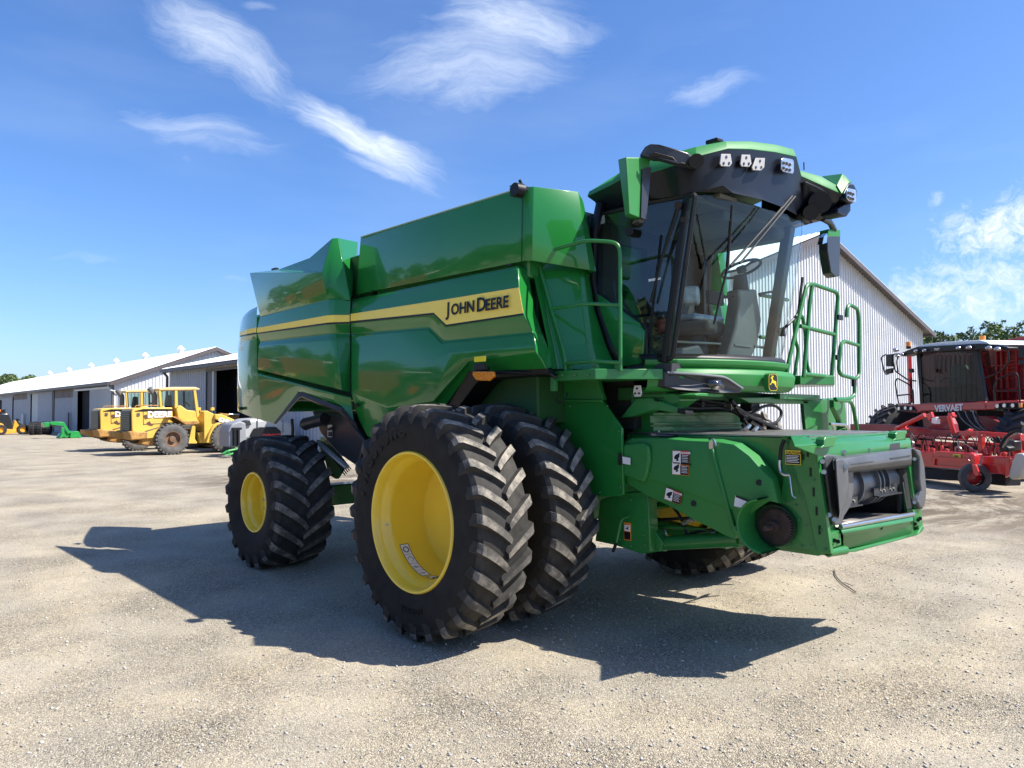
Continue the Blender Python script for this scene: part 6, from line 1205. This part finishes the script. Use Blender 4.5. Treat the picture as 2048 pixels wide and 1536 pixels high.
    slab('drive_motor', [(1997, 893), (2010, 891), (2016, 896), (2015, 903), (1998, 904)], 0, BLK, .2, .02); slab('drive_motor', [(2008, 878), (2028, 882), (2028, 900), (2014, 904), (2008, 894)], -.2, GRY, .2, .02)
    tb('hydraulic_hose', [(2000, 893), (2010, 874), (2028, 862), (2046, 862)], 0, .035, BLK, .5); tb('hydraulic_hose', [(2006, 895), (2016, 878), (2034, 866)], .05, .02, WORN, .3)
    # gauge wheel
    c = H(1949.5, 962, .18); c.z = .315; w = sub('gauge_wheel', root); ax_ = (lat*1+fwv*.55).normalized()
    MB().lathe([(-.10, .17), (-.12, .24), (-.10, .30), (0, .318), (.10, .30), (.12, .24), (.10, .17)], c, ax_, n=40).build('tyre', mat('gauge tyre', (.06, .06, .062), .7, dirt=.3), w, smooth=60)
    MB().lathe([(-.11, .17), (-.08, .15), (-.06, .06), (-.10, .05), (-.10, .0)], c, ax_, n=30).build('rim', R1, w)
    slab('wheel_arm', [(1943, 928), (1951, 930), (1958, 950), (1951, 953), (1946, 945)], .38, BR, .05); slab('wheel_arm', [(1940, 905), (1948, 910), (1950, 932), (1943, 930)], .25, BR, .12); tb('wheel_spindle', [(1952, 905), (1955, 935)], .1, .03, STEEL)
    return root
beet()
# ================================================================ white tank on a green frame behind the rear wheel
def tank():
    x0 = -24.0; O = V((x0-.6, 7.6, 0)); r_ = empty('poly_tank', O, 'white tank with red lettering on a black panel, behind the combine rear wheel', 'tank')
    TW = mat('white poly', (.38, .39, .39), .35, var=.04); q = lambda px, py, x=x0: X(px, py, x)-O
    def body(name, pts, d, m_, x=x0, bev=.15, k=5): return MB().ext([q(a, b, x) for a, b in pts], (-d, 0, 0)).build(name, m_, r_, bevel=bev, bseg=k, smooth=60)
    body('tank_shell', [(480, 862), (486, 848), (500, 838), (530, 836), (570, 840), (588, 848), (594, 864), (592, 896), (482, 898)], 1.6, TW)
    body('side_tank', [(457, 862), (464, 848), (480, 842), (492, 846), (494, 896), (457, 894)], 1.0, mat('grey poly', (.24, .25, .27), .5), x0+.15, .06)
    body('name_panel', [(502, 868), (508, 857), (520, 854), (552, 854), (562, 862), (563, 890), (502, 890)], .06, BLK, x0+.08, .02)
    a = q(523.5, 875.5, x0+.09); b = q(562, 874.5, x0+.09); t = MB(); t.text('DEMCO', .215, a, b-a, (0, .2, 1), ext=.004, bold=.006, shear=.25, sx=(b-a).length/.80); t.build('panel_lettering', mat('letter red', (.75, .04, .03), .4), r_, smooth=0)
    for px in (515, 566): MB().tube([q(px, 838, x0+.03), q(px, 866, x0+.04)], .018, n=6).build('tank_strap', WORN, r_)
    body('filler_cap', [(490, 842), (500, 840), (503, 850), (490, 852)], .4, GRY, x0+.1, .02)
    body('pump_mast', [(466, 855), (484, 855), (484, 859), (480, 860), (480, 892), (476, 892), (476, 860), (472, 860), (472, 892), (468, 892), (468, 860), (466, 859)], .2, BLK, x0+.3, .01)
    GA = mat('green arm', (.01, .22, .04), .4)
    for pts in ([(445, 908), (455, 902), (475, 898)], [(448, 912), (470, 906), (490, 905)], [(455, 900), (458, 910)], [(470, 897), (600, 900)], [(470, 906), (600, 908)]): MB().tube([q(a, b, x0+.4) for a, b in pts], .045, n=8).build('tank_frame', GA, r_)
    body('foot_plate', [(444, 911), (462, 911), (462, 914), (443, 914)], .4, WORN, x0+.5, 0)
    for px in (500, 580): c = q(px, 905); c.z = .4; w = sub('wheel', r_); MB().lathe([(-.12, .2), (-.14, .34), (0, .4), (.14, .34), (.12, .2)], c, (1, 0, 0), n=24).build('tyre', LT, w); MB().cyl(c-V((.1, 0, 0)), c+V((.1, 0, 0)), .2).build('rim', TW, w)
tank()
# ================================================================ far left: compact loader, tyres, detached green boom
def small():
    x0 = -64.0; O = V((x0-.8, 5.2, 0)); r_ = empty('compact_loader', O, 'small yellow and black compact loader at the far left edge of the yard', 'compact loader'); q = lambda px, py, x=x0: X(px, py, x)-O
    YK = mat('compact yellow', (.75, .36, .03), .45, dirt=.08)
    def sl(n, p, d, m_, x=x0, bev=.03): return MB().ext([q(a, b, x) for a, b in p], (-d, 0, 0)).build(n, m_, r_, bevel=bev)
    sl('body', [(-14, 852), (0, 846), (6, 848), (14, 858), (28, 860), (36, 858), (34, 866), (10, 868), (-14, 866)], 1.4, YK); sl('cab', [(-16, 828), (18, 827), (24, 846), (26, 858), (14, 858), (2, 846), (-16, 846)], 1.3, mat('cab black', (.02, .022, .026), .25, coat=1), x0-.05, .06)
    sl('front_frame', [(24, 862), (30, 840), (36, 846), (40, 856), (36, 862)], .9, YK, x0-.2); sl('lift_arm', [(32, 844), (38, 842), (50, 852), (56, 862), (52, 864), (40, 854)], .2, GRY, x0-.2); sl('lift_arm', [(34, 836), (40, 838), (34, 848), (30, 846)], .3, BLK, x0-.3); sl('bucket', [(50, 848), (60, 850), (62, 868), (52, 868)], 1.6, BLK, x0+.1)
    sl('work_lamp', [(3, 820), (12, 818), (10, 826), (4, 826)], .3, BLK); sl('beacon', [(-3, 820), (2, 819), (2, 825), (-3, 825)], .2, AMB, x0-.2)
    for px in (2, 46):
        for xx_ in (x0+.1, x0-1.3):
            c = X(px, 862, xx_)-O; c.z = .40; w = sub('wheel', r_); MB().lathe([(0, .2), (0, .34), (-.05, .40), (-.28, .40), (-.32, .34), (-.32, .2)], c, (1, 0, 0), n=24).build('tyre', T2, w); MB().lathe([(-.0, .22), (-.08, .2), (-.1, 0)], c, (1, 0, 0), n=20).build('rim', YK, w)
T2 = mat('dark tyre', (.022, .022, .024), .8)
small()
for i, px in enumerate((64, 72, 80, 89, 98)):
    lab = ['black tyre standing at the left end of the tyre row by the grey shed', 'second black tyre from the left in the row by the grey shed', 'middle black tyre of the row standing by the grey shed', 'second black tyre from the right in the row by the grey shed', 'black tyre at the right end of the row, next to the green boom'][i]
    c = X(px, 858, -62.0-.15*(i % 2)); c.z = .5+.02*(i % 2); tr_ = empty('tractor_tyre', (c.x, c.y, 0), lab, 'tyre', 'tyres standing in a row by the long shed')
    g = MB(); ax_ = V((.35, 1, 0)).normalized(); o = V((0, 0, c.z)); g.lathe([(-.14, .24), (-.18, .4), (-.14, .48), (.14, .48), (.18, .4), (.14, .24), (-.14, .24)], o, ax_, n=28)
    for k in range(18): a = 2*pi*k/18; n_ = V((ax_.y, -ax_.x, 0))*cos(a)+V((0, 0, 1))*sin(a); g.box(o+n_*.49, (.28, .06, .05), ax_, n_)
    g.build('tyre_tread', T2, tr_)
def boom():
    x0 = -52.0; O = V((x0-.5, 6.0, 0)); r_ = empty('loader_boom', O, 'green front loader boom resting on its bucket in front of the grey shed', 'loader boom'); q = lambda px, py, x=x0: X(px, py, x)-O; GB = mat('boom green', (.012, .26, .05), .4, coat=.3)
    def sl(n, p, d, m_, x=x0, bev=.02): return MB().ext([q(a, b, x) for a, b in p], (-d, 0, 0)).build(n, m_, r_, bevel=bev)
    arm = [(98, 846), (104, 843), (128, 844), (134, 854), (142, 866), (136, 868), (126, 852), (104, 850)]
    sl('arm', arm, .15, GB); sl('arm', arm, .15, GB, x0-1.0); sl('coupler', [(89, 846), (98, 844), (99, 853), (90, 855)], 1.2, GB); sl('cylinder', [(104, 851), (122, 853), (124, 858), (106, 853)], .12, GRY, x0+.02, 0)
    sl('leg', [(122, 854), (128, 856), (130, 874), (118, 876), (124, 866)], .12, GB); sl('leg', [(122, 866), (127, 867), (119, 876), (115, 876)], .6, GB, x0-.3)
    sl('bucket', [(140, 876), (148, 876), (164, 875), (158, 863), (148, 862), (142, 866)], 1.6, GB, x0+.1); sl('cross_tube', [(128, 862), (142, 864), (142, 874), (130, 876)], .9, GB, x0-.1)
boom()
# ================================================================ trees
def foliage(o, cl, n, size, seed, flat=.6):
    rnd = np.random.RandomState(seed); w = np.array([c[3]**2 for c in cl]); w = w/w.sum(); k = rnd.choice(len(cl), n, p=w)
    C_ = np.array([c[:3] for c in cl])[k]; R_ = np.array([c[3] for c in cl])[k]
    d = rnd.normal(size=(n, 3)); d /= np.linalg.norm(d, axis=1)[:, None]; d[:, 2] = np.where(d[:, 2] < -.4, -d[:, 2], d[:, 2])
    P_ = C_+d*(R_*rnd.uniform(.55, 1.08, n))[:, None]
    u = rnd.normal(size=(n, 3)); u /= np.linalg.norm(u, axis=1)[:, None]; v = np.cross(u, rnd.normal(size=(n, 3))); v /= np.linalg.norm(v, axis=1)[:, None]
    s_ = size*rnd.uniform(.5, 1.3, n)[:, None]; q = np.stack([P_-u*s_, P_+v*s_*.5, P_+u*s_, P_-v*s_*.5], 1).reshape(-1, 3)
    return q.tolist(), [[4*i, 4*i+1, 4*i+2, 4*i+3] for i in range(n)]
LF1 = mat('leaf green', (.11, .16, .05), .7, var=.5, vscale=.35); LF2 = mat('leaf dark', (.07, .11, .04), .7, var=.5, vscale=.5); BARK = mat('bark', (.12, .09, .07), .9)
def woods():
    random.seed(5); V_ = []; F_ = []; mi = []; kk = 0
    for k in range(34):
        d = 95+random.uniform(-6, 14)+(k % 2)*10; px = 1700+k*17+random.uniform(-8, 8); r = ray(px, 812); r = V((r.x, r.y, 0)).normalized(); b = CAM.xy.to_3d()+r*d/r.dot(V((fw.x, fw.y, 0)).normalized())
        h = 12.3+random.uniform(-.9, .8)+(px-1850)*.004; cl = []
        for j in range(44):
            t = random.random(); z_ = 1.0+(h-1.6)*t; rr_ = (1-t)**.4*3.0+.8; a = random.uniform(0, 2*pi); cl.append((b.x+cos(a)*rr_*.7, b.y+sin(a)*rr_*.7, z_, .75+(1-t)*.8))
        cl.append((b.x, b.y, h-.4, .5)); v, f = foliage(b, cl, 4200, .26, 100+k); o = len(V_); V_ += v; F_ += [[i+o for i in q] for q in f]; mi += [k % 2]*len(f)
    me = bpy.data.meshes.new('woods'); me.from_pydata(V_, [], F_); me.materials.append(LF1); me.materials.append(LF2); me.polygons.foreach_set('material_index', mi)
    o = bpy.data.objects.new('woodland', me); COL.objects.link(o); o['kind'] = 'stuff'
woods()
def tree(px, py, d, h, w, seed, label):
    r = ray(px, py); t = d/r.xy.length; p = CAM+r*t; o = empty('tree', (p.x, p.y, 0), label, 'tree'); z = p.z; random.seed(seed)
    m = MB(); m.tube([(0, 0, 0), (.1, 0, z*.5), (0, .2, z)], .28, bend=1)
    for k in range(5): a = k*1.3; m.tube([(0, 0, z*.5+k*.4), (cos(a)*w*.5, sin(a)*w*.5, z*.8+k*.3)], .1)
    m.build('trunk', BARK, o); cl = [(random.uniform(-w, w)*.7, random.uniform(-w, w)*.7, z+random.uniform(-h, h*.8), random.uniform(.7, 1.3)*w*.3) for _ in range(30)]
    v, f = foliage(None, cl, 9000, .22, seed); me = bpy.data.meshes.new('crown'); me.from_pydata(v, [], f); me.materials.append(LF1); c = bpy.data.objects.new('crown', me); COL.objects.link(c); c.parent = o
tree(36, 768, 150, 1.1, 2.6, 3, 'dark tree rising behind the left end of the long shed roof')
tree(10, 777, 152, .8, 2.6, 8, 'lower dark tree at the left edge behind the shed roof')
# ================================================================ the machines and trees across the yard, outside the frame: the combine's paint mirrors them
BT = [o for o in SC.objects if o.name == 'beet_harvester'][0]
for src, loc, rz, lab in ((BT, (-11, -14.5, 0), 62, 'red beet harvester standing close across the yard, out of the frame'), (BT, (-33, -17, 0), 75, 'red beet harvester standing far across the yard, out of the frame'),
        (ldr, (-18.5, -13.5, 0), 20, 'yellow wheel loader across the yard, out of the frame, nearest the combine'), (ldr, (-25, -15, 0), 60, 'yellow wheel loader across the yard, out of the frame, between two red machines'), (ldr, (-43, -16, 0), 80, 'yellow wheel loader across the yard, out of the frame, farthest away'), (ldr, (-3.5, -17, 0), 10, 'yellow wheel loader across the yard, out of the frame, behind the viewer')):
    c = copy_tree(src); c.location = loc; c.rotation_euler = (0, 0, radians(rz)); c['label'] = lab
def woods2():
    V_ = []; F_ = []; random.seed(9)
    for k in range(26):
        a = radians(186+k*5); d = 58+random.uniform(0, 8); x, y = CAM.x+cos(a)*d, CAM.y+sin(a)*d
        cl = [(x+random.uniform(-4, 4), y+random.uniform(-4, 4), random.uniform(1, 8.5), random.uniform(1.6, 2.6)) for _ in range(14)]
        v, f = foliage(None, cl, 900, .7, 300+k); o = len(V_); V_ += v; F_ += [[i+o for i in q] for q in f]
    me = bpy.data.meshes.new('woods'); me.from_pydata(V_, [], F_); me.materials.append(LF2); o = bpy.data.objects.new('woodland', me); COL.objects.link(o); o['kind'] = 'stuff'
woods2()
def twig():
    p = [S('z', .015, *q) for q in ((1669, 1139), (1670, 1150), (1684, 1166), (1700, 1176), (1712, 1184))]
    o = MB().tube(p, .006, n=6, bend=.1); o.tube([p[2], S('z', .02, 1690, 1165), S('z', .01, 1706, 1172)], .004, n=5); tag(o.build('twig', BARK), 'thin dry twig lying on the gravel in front of the feeder house', 'twig')
twig()

BOLT = mat('painted bolt', (.05, .14, .06), .35, metal=.4)
def hardware():
    """bolts, clips and small fittings on the front of the combine"""
    pts = [(-.834, q) for q in ((1575, 890), (1590, 945), (1604, 1000), (1614, 1050), (1622, 1090), (1650, 1098), (1642, 1060), (1628, 960))]+[(-.81, q) for q in ((1545, 1080), (1580, 1088), (1602, 1092), (1590, 1010), (1598, 1040))]
    pts += [(-1.004, q) for q in ((1215, 812), (1238, 862), (1241, 975), (1200, 985), (1140, 812), (1100, 806))]+[(-.854, q) for q in ((1262, 1000), (1288, 1000), (1292, 1040), (1290, 1090), (1262, 1092), (1240, 1080), (1288, 1070))]
    for y, q in pts: MB().cyl(Y(*q, y), Y(*q, y-.007), .008, n=6).build('bolt', BOLT, HV, smooth=0)
    for k in range(9): p = Y(1120+k*0, 748, -1.42)  # platform edge clips
    for px in (1125, 1150, 1176): MB().cyl(Y(px, 750, -1.405), Y(px, 750, -1.415), .009, n=6).build('bolt', BOLT, HV, smooth=0)
    # a few more lines and brackets in the shade above the feeder house
    for i, pts in enumerate(([(1310, 800), (1340, 806), (1380, 804), (1420, 812), (1460, 806)], [(1340, 812), (1390, 818), (1440, 816), (1476, 828), (1492, 846)], [(1400, 800), (1450, 808), (1500, 806), (1540, 800)], [(1300, 870), (1340, 872), (1400, 871), (1470, 872), (1520, 876)])):
        MB().tube([X(a, b, 1.36+.02*i) for a, b in pts], .010+.003*(i % 2), n=6, bend=.08).build('hydraulic_hose', BLK, HV)
    for px in (1322, 1358, 1402, 1446): m = MB(); m.box(X(px, 808, 1.34), (.05, .04, .05)); m.build('valve_block', GRY, HV, bevel=.004)
    m = MB(); m.box(X(1500, 812, 1.45), (.12, .16, .10)); m.build('valve_block', BLK, HV, bevel=.01)
    m = MB(); m.ext([X(1440, 868, 1.5), X(1490, 870, 1.5), X(1500, 880, 1.5), X(1436, 878, 1.5)], (-.06, 0, 0)); m.build('hinge_bracket', GREENF, HV, bevel=.004)
    # panel seams and latches on the tank and side
    for a, b in (((1045, 380), (1043, 524)),): MB().bar(Y(*a, -1.592), Y(*b, -1.592), .004, .004, az=(0, 1, 0)).build('panel_seam', DARK, HV, smooth=0)
    for px, py in ((745, 588), (1020, 536)): MB().box(Y(px, py-6, -1.592), (.05, .012, .018)).build('latch', BLK, HV, bevel=.003)
hardware()
